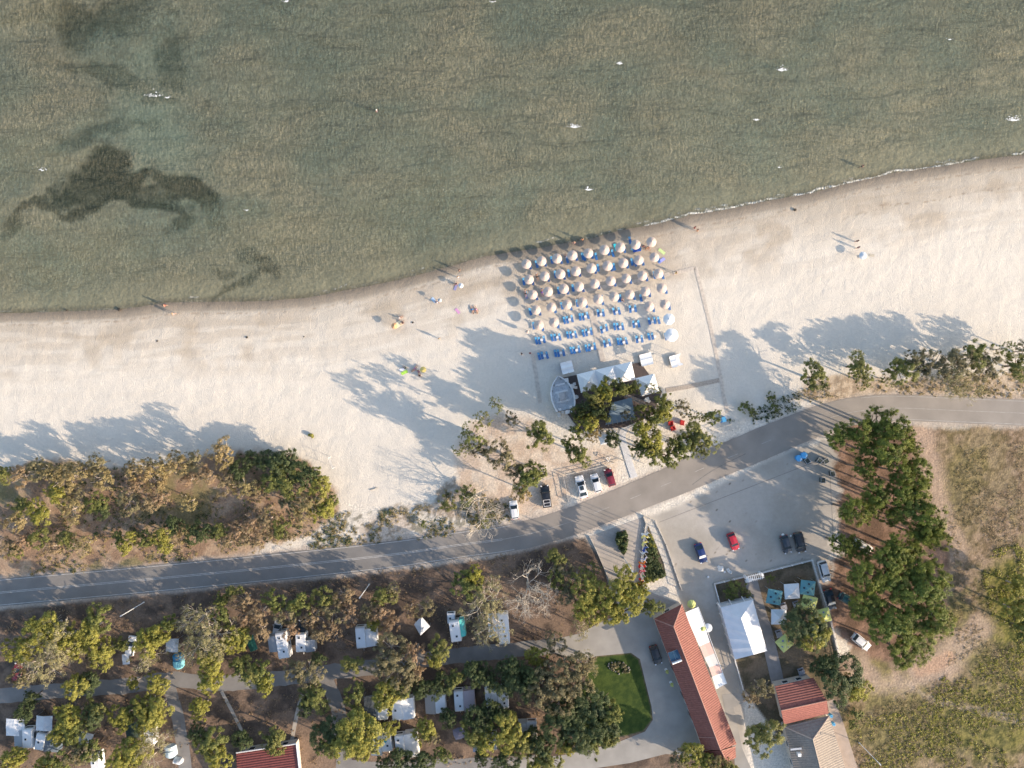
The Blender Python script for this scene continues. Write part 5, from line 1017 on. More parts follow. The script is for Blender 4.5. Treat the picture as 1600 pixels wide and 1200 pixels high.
disc_parasol(1081, 944.5, .85, LIMEF, 'lime octagonal parasol at the top end of the long red roof'); disc_parasol(1098, 983, .85, LIMEF, 'lime parasol over the white terrace awning beside the long red roof', 2.9); disc_parasol(1106.5, 981.5, .85, AW_WHITE, 'round white parasol overlapping the lime one beside the terrace awning', 2.7, .3, 16)
disc_parasol(661, 577.5, .62, fabric('yellow', (.72, .55, .18)), 'yellow parasol over sunbathers on the open sand', 1.9, .3, 10)
disc_parasol(616, 509, .62, fabric('orange', (.75, .40, .20)), 'orange and cream parasol tilted on the sand near the waterline', 1.8, .4, 10)
disc_parasol(720, 446, .5, AW_WHITE, 'white parasol by the waterline left of the parasol field', 1.7, .3, 10); disc_parasol(1349, 399, .75, AW_WHITE, 'white parasol alone on the right-hand beach', 1.8, .3, 12); disc_parasol(687, 469, .4, fabric('greyp', (.5, .5, .5)), 'pale parasol between the family and the waterline', 1.7, .3, 10)
for a, b, lb in ((1040.5, 1046, 'upper'), (1048, 1066, 'lower')): closed_parasol(a, b, LIMEF, 'folded lime parasol beside the long red building, %s of the two' % lb, .28, 2.3)

# ---------------------------------------------------------------- coloured gazebos in the fenced yard
def plain_motif(dark):
    def f(root, Q, top):
        for i in range(4):
            a, b = Q[i], Q[(i + 1) % 4]; m = (a + b) / 2; p = m.lerp(top, .42); nrm = (b - a).cross(top - a).normalized(); nrm = nrm if nrm.z > 0 else -nrm; p = p + nrm * .06
            u = (b - a).normalized(); v = nrm.cross(u); mb = MB(); mb.quad(*[p + u * .20 * math.cos(k * math.pi / 5) + v * .20 * math.sin(k * math.pi / 5) for k in range(10)]); mb.build('emblem', dark, root)
    return f
EMB = M('dark_print', (.03, .035, .06), .8); EMBB = M('blue_print', (.18, .21, .32), .8, .4, 9)
tl = lambda cx_, cy_, r, deg: [(cx_ + r * math.cos(R(deg + k * 90)), cy_ - r * math.sin(R(deg + k * 90))) for k in range(4)]
gz = 'gazebos in the fenced yard'
pyramid_tent(tl(1210, 933, 16, 35), TEALF, 'gazebo', 'teal gazebo with dark printed marks, left one nearest the courtyard path', gz, 2.3, .8, 'gazebo', motif=plain_motif(EMB))
pyramid_tent(tl(1237.5, 924, 16.5, 49), AW_WHITE, 'gazebo', 'white gazebo between the two teal gazebos', gz, 2.3, .7, 'gazebo')
pyramid_tent(tl(1262, 918.5, 16, 38), TEALF, 'gazebo', 'teal gazebo nearest the white fence in the yard', gz, 2.3, .8, 'gazebo', motif=plain_motif(EMB))
pyramid_tent(tl(1264, 943, 16.5, 30), LIMEF, 'gazebo', 'lime gazebo with round blue emblems below the right teal one', gz, 2.3, .9, 'gazebo', motif=plain_motif(EMBB))
pyramid_tent(tl(1287, 962, 15, 60), LIMEF, 'gazebo', 'lime gazebo mostly hidden behind the tree by the fence', gz, 2.3, .9, 'gazebo', motif=plain_motif(EMBB))
pyramid_tent(tl(1217, 964, 16.5, 45), AW_WHITE, 'gazebo', 'white gazebo left of the big dark tree in the yard', gz, 2.3, .7, 'gazebo')
pyramid_tent(tl(1226, 1005, 15, 85), LIMEF, 'gazebo', 'bright lime gazebo at the lower side of the yard, in the sun', gz, 2.3, 1.1, 'gazebo', motif=plain_motif(EMBB))
GREYT = M('grey_table', (.30, .32, .38), .6)
for a, b, lb in ((1225,949,'between the white and teal gazebos'),(1245,946,'beside the upper lime gazebo'),(1218,991,'above the bright lime gazebo'),(1253,1051,'at the wall of the red-roofed house')):
    c = at(a, b, .8); root = empty('picnic_table', (c.x, c.y, 0), .3, 'grey picnic table ' + lb, 'table', 'picnic tables in the yard'); MB().box((0, 0, .74), (1.2, .8, .05)).build('table_top', GREYT, root)
    for s_ in (-1, 1): MB().box((0, s_ * .65, .45), (1.2, .25, .04)).build('bench', GREYT, root); MB().box((s_ * .45, 0, .36), (.06, 1.1, .72)).build('leg', STEEL, root)

# ---------------------------------------------------------------- buildings
def tile_mat(name, c1, c2, deg, rowh, colw, bump=.7):
    m, nt, p = new_mat(name); L = nt.links.new; tc = nd(nt, 'ShaderNodeTexCoord'); mp = nd(nt, 'ShaderNodeMapping'); mp.inputs['Rotation'].default_value = (0, 0, R(-deg)); L(tc.outputs['Object'], mp.inputs[0])
    wv = nd(nt, 'ShaderNodeTexWave', bands_direction='X', _Scale=1.0 / colw * .314 * 1.0); wv.inputs['Distortion'].default_value = .2; L(mp.outputs[0], wv.inputs[0])
    w2 = nd(nt, 'ShaderNodeTexWave', bands_direction='Y', wave_profile='SAW', _Scale=1.0 / rowh * .314); w2.inputs['Distortion'].default_value = .15; L(mp.outputs[0], w2.inputs[0])
    no = nd(nt, 'ShaderNodeTexNoise', _Scale=2.2, _Detail=6.0, _Roughness=.7); L(tc.outputs['Object'], no.inputs[0]); mr = nd(nt, 'ShaderNodeMapRange'); mr.inputs[1].default_value = .3; mr.inputs[2].default_value = .7; L(no.outputs[0], mr.inputs[0])
    L(mixc(nt, mr.outputs[0], (*c1, 1), (*c2, 1)), p.inputs['Base Color']); p.inputs['Roughness'].default_value = .75
    ad = nd(nt, 'ShaderNodeMath', operation='MULTIPLY_ADD'); L(w2.outputs['Fac'], ad.inputs[0]); ad.inputs[1].default_value = .5; L(wv.outputs['Fac'], ad.inputs[2])
    b = nd(nt, 'ShaderNodeBump', _Strength=bump, _Distance=.09); L(ad.outputs[0], b.inputs['Height']); L(b.outputs[0], p.inputs['Normal']); return m
WALL = M('plaster_wall', (.55, .50, .44), .9, .1, 1)
def slab_roof(mb, poly, o, th=.10):
    n = len(mb.v); k = len(poly); mb.v += [tuple(p - o) for p in poly] + [tuple(p - o - Vector((0, 0, th))) for p in poly]
    mb.f += [tuple(n + i for i in range(k)), tuple(n + k + i for i in range(k))[::-1]] + [(n + i, n + (i + 1) % k, n + k + (i + 1) % k, n + k + i) for i in range(k)]
def ridge_caps(pts, o, mat, root, name='ridge_cap', r=.11):
    for a, b in pts: MB().tube(a - o + Vector((0, 0, .05)), b - o + Vector((0, 0, .05)), r, r, 6).build(name, mat, root)
def walls(corners, z, root, o, mat=WALL, doors=(), inset=.45, ztop=None):
    ce = sum(corners, Vector()) / len(corners); P = [(q - ce) * (1 - inset / (q - ce).length) + ce - o for q in corners]; mb = MB(); n = len(P)
    for i in range(n): a, b = P[i], P[(i + 1) % n]; mb.quad((a.x, a.y, 0), (b.x, b.y, 0), (b.x, b.y, z), (a.x, a.y, z))
    mb.build('wall', mat, root)
    for (i, ts, kind) in doors:
        a, b = P[i], P[(i + 1) % n]; d = (b - a); L = d.length; d.normalize(); nrm = Vector((d.y, -d.x, 0)); cen = sum(P, Vector()) / n
        if nrm.dot(a - cen) < 0: nrm = -nrm
        for t in ts:
            p = a.lerp(b, t) + nrm * .03; rz = math.atan2(d.y, d.x)
            if kind == 'door': o2 = MB().box((p.x, p.y, 1.03), (.95, .08, 2.06), rz=rz).build('door', DARKWOOD, root); MB().box((p.x + d.x * .35 + nrm.x * .06, p.y + d.y * .35 + nrm.y * .06, 1.0), (.12, .05, .05), rz=rz).build('handle', STEEL, o2)
            else: o2 = MB().box((p.x, p.y, 1.5), (1.2, .07, 1.1), rz=rz).build('window', WHITE, root); MB().box((p.x + nrm.x * .03, p.y + nrm.y * .03, 1.5), (1.02, .06, .92), rz=rz).build('pane', GLASS, o2)
# long red roof
ang_long = math.degrees(math.atan2(-(1187 - 979), (1132 - 1052)))
RT = tile_mat('red_clay_tiles', (.19, .062, .045), (.31, .115, .085), ang_long, .9, .42); RTR = M('ridge_tiles', (.42, .22, .17), .8, .1, 3)
ez = 3.2; W0 = at(1022, 967, ez); N0 = at(1065.5, 944, ez); R0 = at(1052.5, 979, 5.0); R1 = at(1116, 1151, 5.0); Ws = at(1094, 1157, ez); Es = at(1151.5, 1164, ez)
o = (W0 + Es) / 2; o.z = 0; root = empty('long_building', o, 0, 'long building with a red clay tile hipped roof beside the driveway', 'building')
R1 = at(1126, 1172, 5.0); Ws = at(1099, 1172, ez); Es = at(1151, 1163, ez)
for poly in ((W0, R0, N0), (W0, Ws, R1, R0), (N0, R0, R1, Es)): mb = MB(); slab_roof(mb, list(poly), o); mb.build('roof', RT, root)
ridge_caps([(R0, R1), (R0, N0), (R0, W0)], o, RTR, root)
mid0 = W0.lerp(Ws, .9); mid1 = R0.lerp(R1, .9); ridge_caps([(mid0, mid1)], o, RTR, root, r=.06)
walls([W0, N0, Es, Ws], 3.05, root, o, doors=((3, (.15, .3, .45, .7, .85), 'window'), (3, (.22, .38, .6), 'door'), (1, (.6, .8), 'window'), (0, (.5,), 'window')))
# lower end of the long building
o = at(1120, 1180); root = empty('annexe', o, 0, 'low red-tiled annexe at the lower end of the long building', 'building')
A_ = at(1100, 1173.5, 2.9); B_ = at(1127, 1173, 4.5); C_ = at(1149, 1166, 3.1); D_ = at(1150, 1184, 3.0); E_ = at(1135, 1190, 4.4); F_ = at(1112, 1190, 2.8)
mb = MB(); slab_roof(mb, [A_, B_, E_, F_], o); slab_roof(mb, [B_, C_, D_, E_], o); mb.build('roof', RT, root); ridge_caps([(B_, E_), (C_, B_)], o, RTR, root, r=.1); walls([A_, C_, D_, F_], 2.7, root, o)
# solar water heater on the roof
c = at(1054, 1025, 4.4); root = empty('solar_water_heater', c, R(ang_long + 90), 'blue solar water heater panel lying on the long red roof', 'solar heater')
for s_ in (-1, 1): MB().box((s_ * .5, .1, .12), (.92, 1.7, .08), rx=-.1).build('solar_panel', M('solar_glass', (.03, .075, .13), .15, .1), root)
MB().box((0, .1, .06), (2.0, 1.8, .05), rx=-.1).build('frame', STEEL, root); MB().tube((-.95, -1.05, .35), (.95, -1.05, .35), .22, .22, 12).build('water_tank', WHITE, root)
# terrace awnings beside the long roof
PINKF = fabric('pink_terrace', (.62, .42, .36)); CLEARF = fabric('translucent_terrace', (.58, .57, .54)); TW = fabric('bright_terrace', (.82, .82, .80))
o = at(1100, 1010); root = empty('terrace_awning', o, 0, 'strip of white and pink terrace awnings along the long red roof', 'awning')
Lq = [(1071,957),(1077,974),(1084,990),(1093,1010),(1100.5,1028),(1108,1043),(1113,1058),(1119,1077)]; Rq = [(1091,948.5),(1097,966),(1101,979),(1109,1003),(1116,1021),(1123,1038),(1129,1051),(1135.5,1068)]
for i, mt in enumerate((TW, TW, TW, PINKF, CLEARF, PINKF, TW)):
    a, b, c_, d = at(*Lq[i], 3.0), at(*Rq[i], 2.6), at(*Rq[i + 1], 2.6), at(*Lq[i + 1], 3.0); k = .004; mb = MB(); m0 = (a + b) / 2 - Vector((0, 0, .06)); m1 = (c_ + d) / 2 - Vector((0, 0, .06)); mb.quad(a - o, m0 - o, m1 - o, d - o); mb.quad(m0 - o, b - o, c_ - o, m1 - o); mb.build('awning_panel', mt, root)
for i in (0, 2, 4, 7): p = at(*Rq[i], 2.6) - o; MB().tube((p.x, p.y, 0), (p.x, p.y, 2.6), .05, .05, 6).build('post', WHITE, root)
MB().tube(at(*Rq[0], 2.62) - o, at(*Rq[7], 2.62) - o, .06, .06, 5).build('beam', WHITE, root)
# marquee hall
def stripe_mat(name, c1, deg):
    return tile_mat(name, c1, tuple(min(1, v * 1.1) for v in c1), deg, 4.5, 30, .25)
ahall = math.degrees(math.atan2(-(1030 - 948), (1148 - 1126)))
HM = M('hall_canvas', (.66, .67, .69), .6, .06, .8, bump=.15, bscale=2)
o = at(1162, 983); root = empty('marquee_hall', o, 0, 'large white marquee hall with ribbed roof in the fenced yard', 'marquee')
ez = 3.0; NW = at(1126, 949, ez); NE = at(1176.5, 937, ez); SE = at(1198.5, 1017, ez); SW = at(1148.5, 1030.5, ez); RN_ = at(1158, 966, 4.5); RS = at(1177.5, 1023, 4.4)
for nm, poly in (('hip', (NW, RN_, NE)),): mb = MB(); slab_roof(mb, list(poly), o, .04); mb.build('roof_panel', HM, root)
for A0, A1, B0, B1 in ((NW, SW, RN_, RS), (NE, SE, RN_, RS)):
    for i in range(5):
        t0, t1 = i / 5, (i + 1) / 5; mb = MB(); a, b, c_, d = A0.lerp(A1, t0), A0.lerp(A1, t1), B0.lerp(B1, t1), B0.lerp(B1, t0); m0 = (a + b) / 2 - Vector((0, 0, .10)); m1 = (c_ + d) / 2 - Vector((0, 0, .05)); mb.quad(a - o, m0 - o, m1 - o, d - o); mb.quad(m0 - o, b - o, c_ - o, m1 - o); mb.build('roof_panel', HM, root)
mb = MB(); mb.quad(SE - o, SW - o, RS - o); mb.build('gable', HM, root)
for P_ in (NW, NE, SE, SW, NW.lerp(SW, .2), NW.lerp(SW, .4), NW.lerp(SW, .6), NW.lerp(SW, .8), NE.lerp(SE, .2), NE.lerp(SE, .4), NE.lerp(SE, .6), NE.lerp(SE, .8)): MB().box((P_.x - o.x, P_.y - o.y, 1.48), (.14, .14, 2.96)).build('post', WHITE, root)
for t in (.0, .35, .75): p = NW.lerp(NE, t) - o; MB().tube(p, p + Vector((-.5, .9, -.5)), .05, .05, 5).build('guy_arm', WHITE, root)
walls([NW, NE, SE, SW], 2.85, root, o, fabric('hall_wall', (.55, .57, .6)), inset=.12)
# red-roofed house and grey-roofed house
RT2 = tile_mat('red_clay_tiles_small', (.20, .06, .048), (.31, .11, .085), math.degrees(math.atan2(-(1095 - 1110), 1292 - 1221)) + 90, .9, .42)
ez = 3.0; a, b, c_, d = at(1211, 1072.5, ez), at(1267, 1060, ez), at(1294.5, 1115, ez), at(1225, 1132, ez); b2 = at(1285, 1080, ez)
b = at(1271, 1059, ez); e0, e1 = at(1220.5, 1110, 4.4), at(1292, 1094.5, 4.4); o = (a + c_) / 2; o.z = 0
root = empty('red_roofed_house', o, 0, 'small house with a red tiled roof beside the yard and the round tree', 'building')
mb = MB(); slab_roof(mb, [a, e0, e1, b], o); mb.build('roof', RT2, root); mb = MB(); slab_roof(mb, [e0, d, c_, e1], o); mb.build('roof', RT2, root); ridge_caps([(e0, e1)], o, RTR, root)
walls([a, b, c_, d], 2.9, root, o, doors=((0, (.3, .7), 'window'), (1, (.5,), 'door')))
mb = MB(); mb.quad(a - o, d - o, e0 - o); mb.quad(b - o, c_ - o, e1 - o); mb.build('gable', WALL, root)
GT = tile_mat('grey_slate_tiles', (.21, .175, .145), (.33, .275, .225), math.degrees(math.atan2(-45, 11)), .9, .45, .5)
a, b = at(1226, 1135.5, 2.9), at(1295.5, 1118.5, 2.9); r0, r1 = at(1270, 1155, 4.6), at(1303, 1285, 4.6); d, c_ = at(1258, 1285, 2.9), at(1343, 1270, 2.9); o = (a + c_) / 2; o.z = 0
root = empty('grey_roofed_house', o, 0, 'house with a brown-grey slate hipped roof at the bottom edge', 'building')
for poly in ((a, r0, b), (a, d, r1, r0), (b, r0, r1, c_)): mb = MB(); slab_roof(mb, list(poly), o); mb.build('roof', GT, root)
ridge_caps([(r0, r1), (r0, a), (r0, b)], o, M('grey_ridge', (.45, .36, .29), .8), root); walls([a, b, c_, d], 2.8, root, o, doors=((1, (.2, .5), 'window'), (3, (.6, .8), 'window')))
p = at(1248, 1178, 4.0) - o; MB().box(p + Vector((0, 0, .1)), (.6, .6, .9)).build('chimney', WHITE, root); p = at(1246, 1170, 4.0) - o; MB().box(p + Vector((-.3, 0, .0)), (2.1, .35, .25), rz=.1).build('duct', STEEL, root)
a, b, c_, d = at(369, 1176, 2.9), at(463, 1162, 2.9), at(470, 1240, 2.9), at(378, 1255, 2.9); e0, e1 = at(371, 1216, 4.2), at(468, 1204, 4.2); o = (a + c_) / 2; o.z = 0
RT3 = tile_mat('old_red_tiles', (.17, .042, .038), (.26, .075, .06), 8 + 90, .9, .42)
root = empty('washroom_block', o, 0, 'washroom block with dark red tiled roof at the bottom of the campsite', 'building')
mb = MB(); slab_roof(mb, [a, e0, e1, b], o); mb.build('roof', RT3, root); mb = MB(); slab_roof(mb, [e0, d, c_, e1], o); mb.build('roof', RT3, root); ridge_caps([(e0, e1)], o, RTR, root); ridge_caps([(b, e1), (a, b)], o, WHITE, root, 'white_edge', .13); walls([a, b, c_, d], 2.8, root, o, doors=((0, (.2, .5, .8), 'window'),))
mb = MB(); mb.quad(a - o, d - o, e0 - o); mb.quad(b - o, c_ - o, e1 - o); mb.build('gable', WALL, root)
for k, (a_, b_) in enumerate(((1298, 1118), (1302, 1131))): c = at(a_, b_, .5); root = empty('water_barrel', (c.x, c.y, 0), .2, 'blue %s beside the grey roof, %s one' % ('barrel', ('upper', 'lower')[k]), 'barrel'); MB().lathe([(0, 0), (.3, 0), (.34, .3), (.34, .6), (.3, .9), (0, .9)], 12).build('body', LBLUE, root); MB().lathe([(0, .93), (.1, .93), (.1, .9), (0, .9)], 8).build('lid', BLUE, root)

# ---------------------------------------------------------------- flag bed, flags, hedges
BED = M('bed_soil', (.10, .08, .05), .9, .3, 4)
FB = [(1013,822),(1028,858),(1037,880),(1041,900),(1007,912),(1005,880),(1009,840)]
slab('flower_bed', FB, .12, BED); TB = [(964,832),(978,828),(980,845),(979,860),(975,868),(968,858),(961,843)]; slab('hedge_bed', TB, .12, BED)
def hedge(poly, n, hgt, lk, label, seed, name='hedge', cr=.35, nper=70, stuff=None):
    r = np.random.default_rng(seed); xs_ = r.uniform(min(p[0] for p in poly), max(p[0] for p in poly), 4000); ys_ = r.uniform(min(p[1] for p in poly), max(p[1] for p in poly), 4000); ok = poly_sd(xs_, ys_, poly) > 1.0
    xs_, ys_ = xs_[ok][:n], ys_[ok][:n]; C = np.stack([(xs_ - 800) * S, (600 - ys_) * S, r.uniform(.25, 1, len(xs_)) * hgt * (.6 + .8 * vn(xs_, ys_, 6, seed))], 1); o_ = C.mean(0); o_[2] = 0; C = C - o_
    v, f, t = leaves(C, cr * (.6 + .7 * r.random(len(C))), nper, .12, .4, seed); root = empty(name, tuple(o_), 0, label, 'hedge'); npmesh('foliage', v, f, LEAF[lk], root, {'tint': t})
    mb = MB()
    for q in C[::6]: mb.tube((q[0], q[1], 0), (q[0], q[1], q[2]), .03, .02, 4)
    mb.build('stems', BARK, root)
hedge(TB, 90, 1.5, 'dark', 'triangular dark hedge island in the middle of the forecourt', 3)
hedge([(1013,835),(1020,845),(1030,870),(1040,900),(1008,910),(1010,870)], 130, .8, 'dark', 'dense dark planting filling the flag bed', 4); hedge([(1012,828),(1018,836),(1026,858),(1016,862)], 26, .7, 'lime', 'bright green planting at the narrow tip of the flag bed', 8); hedge([(1006,900),(1040,898),(1022,908),(1008,912)], 22, .5, 'lime', 'light green planting at the wide end of the flag bed', 9)
hedge([(954,1036),(966,1032),(976,1036),(984,1048),(978,1054),(964,1052),(952,1044)], 26, .5, 'olive', 'low rock garden planting on the lawn', 12, 'rock_garden_plants', .3, 40)
ROCK = M('garden_rock', (.26, .24, .22), .9, .25, 3)
for k in range(16):
    t = k / 16 * 6.28; q_ = random.uniform(.78, 1.1); c = at(967 + 17 * q_ * math.cos(t), 1043 + 9 * q_ * math.sin(t) + 3 * math.cos(t)); mb = MB(); bm = bmesh.new(); bmesh.ops.create_icosphere(bm, subdivisions=1, radius=random.uniform(.12, .28)); 
    for v in bm.verts: v.co *= random.uniform(.75, 1.2)
    me = bpy.data.meshes.new('rock'); bm.to_mesh(me); bm.free(); me.materials.append(ROCK); ob = bpy.data.objects.new('rock', me); COL.objects.link(ob); ob.location = (c.x, c.y, .1); tag(ob, 'rough stone, %s counting round the rock garden on the lawn from its right end' % ordw(k + 1), 'rock', 'stones edging the rock garden')
def flag(px, py, cols, horiz, label, k):
    zt = 6.2; c = at(px, py, zt - .7); root = empty('flagpole', (c.x, c.y, 0), R(200 + random.uniform(-25, 25)), label, 'flagpole', 'flagpoles in the flag bed'); MB().tube((0, 0, 0), (0, 0, zt), .06, .035, 8).build('pole', WHITE, root); MB().lathe([(0, zt + .14), (.07, zt + .07), (0, zt)], 8).build('finial', STEEL, root)
    W_, Hf = 1.7, 1.15; n = len(cols); NX = 9; f = None
    for q, cl in enumerate(cols):
        mb = MB()
        def P(u, v): x = .06 + W_ * u * .72; return (x, .34 * math.sin(u * 6 + k) * u + .25 * u * (1 - v), zt - .1 - Hf * v * 1.0 - .75 * u * u)
        for i in range(NX):
            u0, u1 = i / NX, (i + 1) / NX
            if horiz: v0, v1 = q / n, (q + 1) / n; mb.quad(P(u0, v0), P(u1, v0), P(u1, v1), P(u0, v1))
            else:
                if not (q / n - 1e-6 <= u0 < (q + 1) / n - 1e-6): continue
                mb.quad(P(u0, 0), P(u1, 0), P(u1, .5), P(u0, .5)); mb.quad(P(u0, .5), P(u1, .5), P(u1, 1), P(u0, 1))
        if mb.f: 
            ob = mb.build('flag' if f is None else 'stripe', fabric('flag_' + cl, FC[cl]), root if f is None else f); f = f or ob
FC = {'white': (.8, .8, .8), 'yellow': (.80, .72, .25), 'lemon': (.72, .70, .30), 'blue': (.02, .07, .35), 'red': (.65, .02, .02), 'gold': (.85, .5, .03), 'green': (.02, .28, .10), 'black': (.015, .015, .015), 'pink': (.75, .55, .50)}
for k, (a, b, cl, hz_, lb) in enumerate([(1013,832,['white'],1,'plain white flag, nearest the road'),(1014,839,['yellow'],1,'plain yellow flag'),(1012,846,['lemon','yellow','lemon'],1,'pale yellow flag'),(1012,854,['blue'],1,'dark blue flag'),(1011,862,['white'],1,'white flag below the blue one'),(1011,870,['pink','white','blue'],1,'pink and white flag'),(1009,877,['red','gold','red'],1,'red and gold striped flag'),(1009,884,['red','white','red'],0,'red flag with a white band'),(1008,891,['red','white','red'],1,'red, white and red flag'),(1007,899,['green','white','red'],0,'green, white and red flag'),(1006,907,['black','red','gold'],1,'black, red and gold flag')]):
    flag(a, b, cl, hz_, 'white flagpole flying a ' + lb, k)

# ---------------------------------------------------------------- lamps, bins, sundries
def lamp(px, py, h, label, azim=0):
    c = at(px, py); azim = math.atan2(c.y, c.x); root = empty('street_lamp', c, azim, label, 'street lamp'); MB().tube((0, 0, 0), (0, 0, h), .09, .06, 8).build('pole', WHITE, root); MB().tube((0, 0, h - .05), (.5, 0, h + .05), .05, .04, 6).build('arm', WHITE, root); MB().box((.7, 0, h + .06), (.5, .2, .10)).build('lamp_head', STEEL, root); MB().lathe([(0, .3), (.16, .3), (.2, 0), (0, 0)], 8).build('base', CONC, root)
lamp(225, 941, 7.5, 'tall white street lamp leaning over the verge south of the road at the left', R(100)); lamp(577, 913, 7, 'white street lamp in the scrub between the road and the campsite', R(100)); lamp(1342, 1160, 7.5, 'grey street lamp in the field right of the grey roof', R(0)); lamp(975, 872, 8.0, 'tall lamp post at the left edge of the forecourt', R(60)); lamp(516, 715, .0, '', 0) if False else None
for k, (a, b) in enumerate(((1248.5, 716), (1256.5, 711.5))):
    c = at(a, b, 1.0); root = empty('waste_bin', (c.x, c.y, 0), R(160), 'round blue waste bin at the edge of the car park, %s one' % ('left', 'right')[k], 'bin', 'blue bins'); MB().lathe([(0, .0), (.5, 0), (.62, 1.0), (.66, 1.05), (.62, 1.1), (0, 1.12)], 20).build('body', M('bin_blue', (.04, .28, .62), .4), root); MB().lathe([(0, 1.32), (.35, 1.28), (.58, 1.13), (.6, 1.1), (0, 1.1)], 20).build('lid', M('bin_lid_blue', (.10, .42, .78), .35), root); MB().box((-.35, 0, 1.32), (.22, .3, .05)).build('handle', WHITE, root)
for k, (a, b, rz, lb) in enumerate(((1261.5,720,.6,'right of the blue bins'),(1280.5,720,-.7,'middle under the pines'),(1291,720.5,-1.1,'rightmost under the pines'),(1286,750.5,0,'lowest beside the pine dirt'),(1301,740,.2,'hidden beneath the pine branches'))):
    c = at(a, b, .9); root = empty('waste_container', (c.x, c.y, 0), rz, 'open dark container with pale rim, ' + lb, 'container', 'waste containers'); mb = MB(); mb.box((0, 0, .55), (.78, .9, .9)); mb.build('body', M('container_green', (.03, .045, .04), .5), root); mb = MB()
    for x, y, sx_, sy_ in ((0, .48, .95, .06), (0, -.48, .95, .06), (.44, 0, .06, .9), (-.44, 0, .06, .9)): mb.box((x, y, 1.02), (sx_, sy_, .05))
    mb.build('rim', STEEL, root)
    for sx in (-1, 1): MB().tube((sx * .35, -.42, .09), (sx * .35, -.34, .09), .09, .09, 8).build('wheel', RUBBER, root)
def lump(name, label, cat, a, b, r, mat, group=None, z=.12, sq=.7, seed=0):
    bm = bmesh.new(); bmesh.ops.create_icosphere(bm, subdivisions=2, radius=r); rr = random.Random(seed)
    for v in bm.verts: v.co *= rr.uniform(.8, 1.2); v.co.z *= sq
    me = bpy.data.meshes.new(name); bm.to_mesh(me); bm.free(); me.materials.append(mat); ob = bpy.data.objects.new(name, me); COL.objects.link(ob); c = at(a, b); ob.location = (c.x, c.y, r * sq * .9); tag(ob, label, cat, group)
for k, (a, b, r, lb) in enumerate(((1223,836,.32,'upper one beside the dark grey car bonnet'),(1221.5,839.5,.28,'lower one beside the dark grey car bonnet'),(1235,837,.22,'between the dark grey and the black car'),(1132,893.5,.24,'in front of the yard fence'),(1106,901,.22,'on the sand near the fence corner'))): lump('rubbish_bag', 'white crumpled bag, ' + lb, 'bag', a, b, r, CHAIRW, 'white bags', seed=k)
WEED = M('beached_weed', (.07, .055, .04), .9, .3, 5)
for k, (a, b, r, lb) in enumerate(((187,484,.35,'dark clump of weed on the wet sand at the left'),(105,485,.2,'small dark clump of weed near the left waterline'),(1242,328,.3,'dark clump of weed on the wet sand at the right'),(246,533,.18,'small dark clump on the dry sand at the left'),(386,527,.22,'dark clump on the dry sand below the middle shore'),(645,504,.18,'black clump beside the orange parasol'),(475,526,.13,'tiny dark clump on the sand in mid beach'))): lump('seaweed_clump', lb, 'seaweed', a, b, r, WEED, z=.1, sq=.4, seed=k)
GB = M('bush_green', (.08, .22, .03), .8); hedge([(483,678),(490,677),(491,684),(484,685)], 8, .5, 'lime', 'tiny bright green bush alone on the open sand', 21, 'small_bush', .28, 50)
c = at(585, 764); root = empty('driftwood', (c.x, c.y, 0), R(15), 'pale straight piece of driftwood on the shaded sand', 'driftwood'); MB().tube((-.8, 0, .1), (.8, 0, .14), .09, .05, 7).build('log', PALEBARK, root); MB().tube((.2, 0, .12), (.5, .3, .2), .04, .02, 5).build('branch', PALEBARK, root)
def beach_goal(): 
    c = at(520, 722); root = empty('volleyball_net', (c.x, c.y, 0), R(-68), 'white posts and rope of a small beach volleyball court', 'net')
    for x in (-1.1, 1.1): MB().tube((x, 0, 0), (x, 0, 2.2), .045, .04, 6).build('post', WHITE, root)
    MB().tube((-1.1, 0, 2.1), (1.1, 0, 2.1), .02, .02, 4).build('rope', WHITE, root); MB().tube((-1.1, 0, 1.3), (1.1, 0, 1.3), .02, .02, 4).build('rope', WHITE, root)
beach_goal()
c = at(1002, 920); root = empty('entrance_barrier', c, R(-8), 'white entrance barrier at the lower end of the flag bed', 'barrier'); MB().box((0, 0, .55), (.35, .35, 1.1)).build('post', WHITE, root); MB().box((-.9, 0, 1.0), (1.9, .12, .12)).build('boom', WHITE, root)
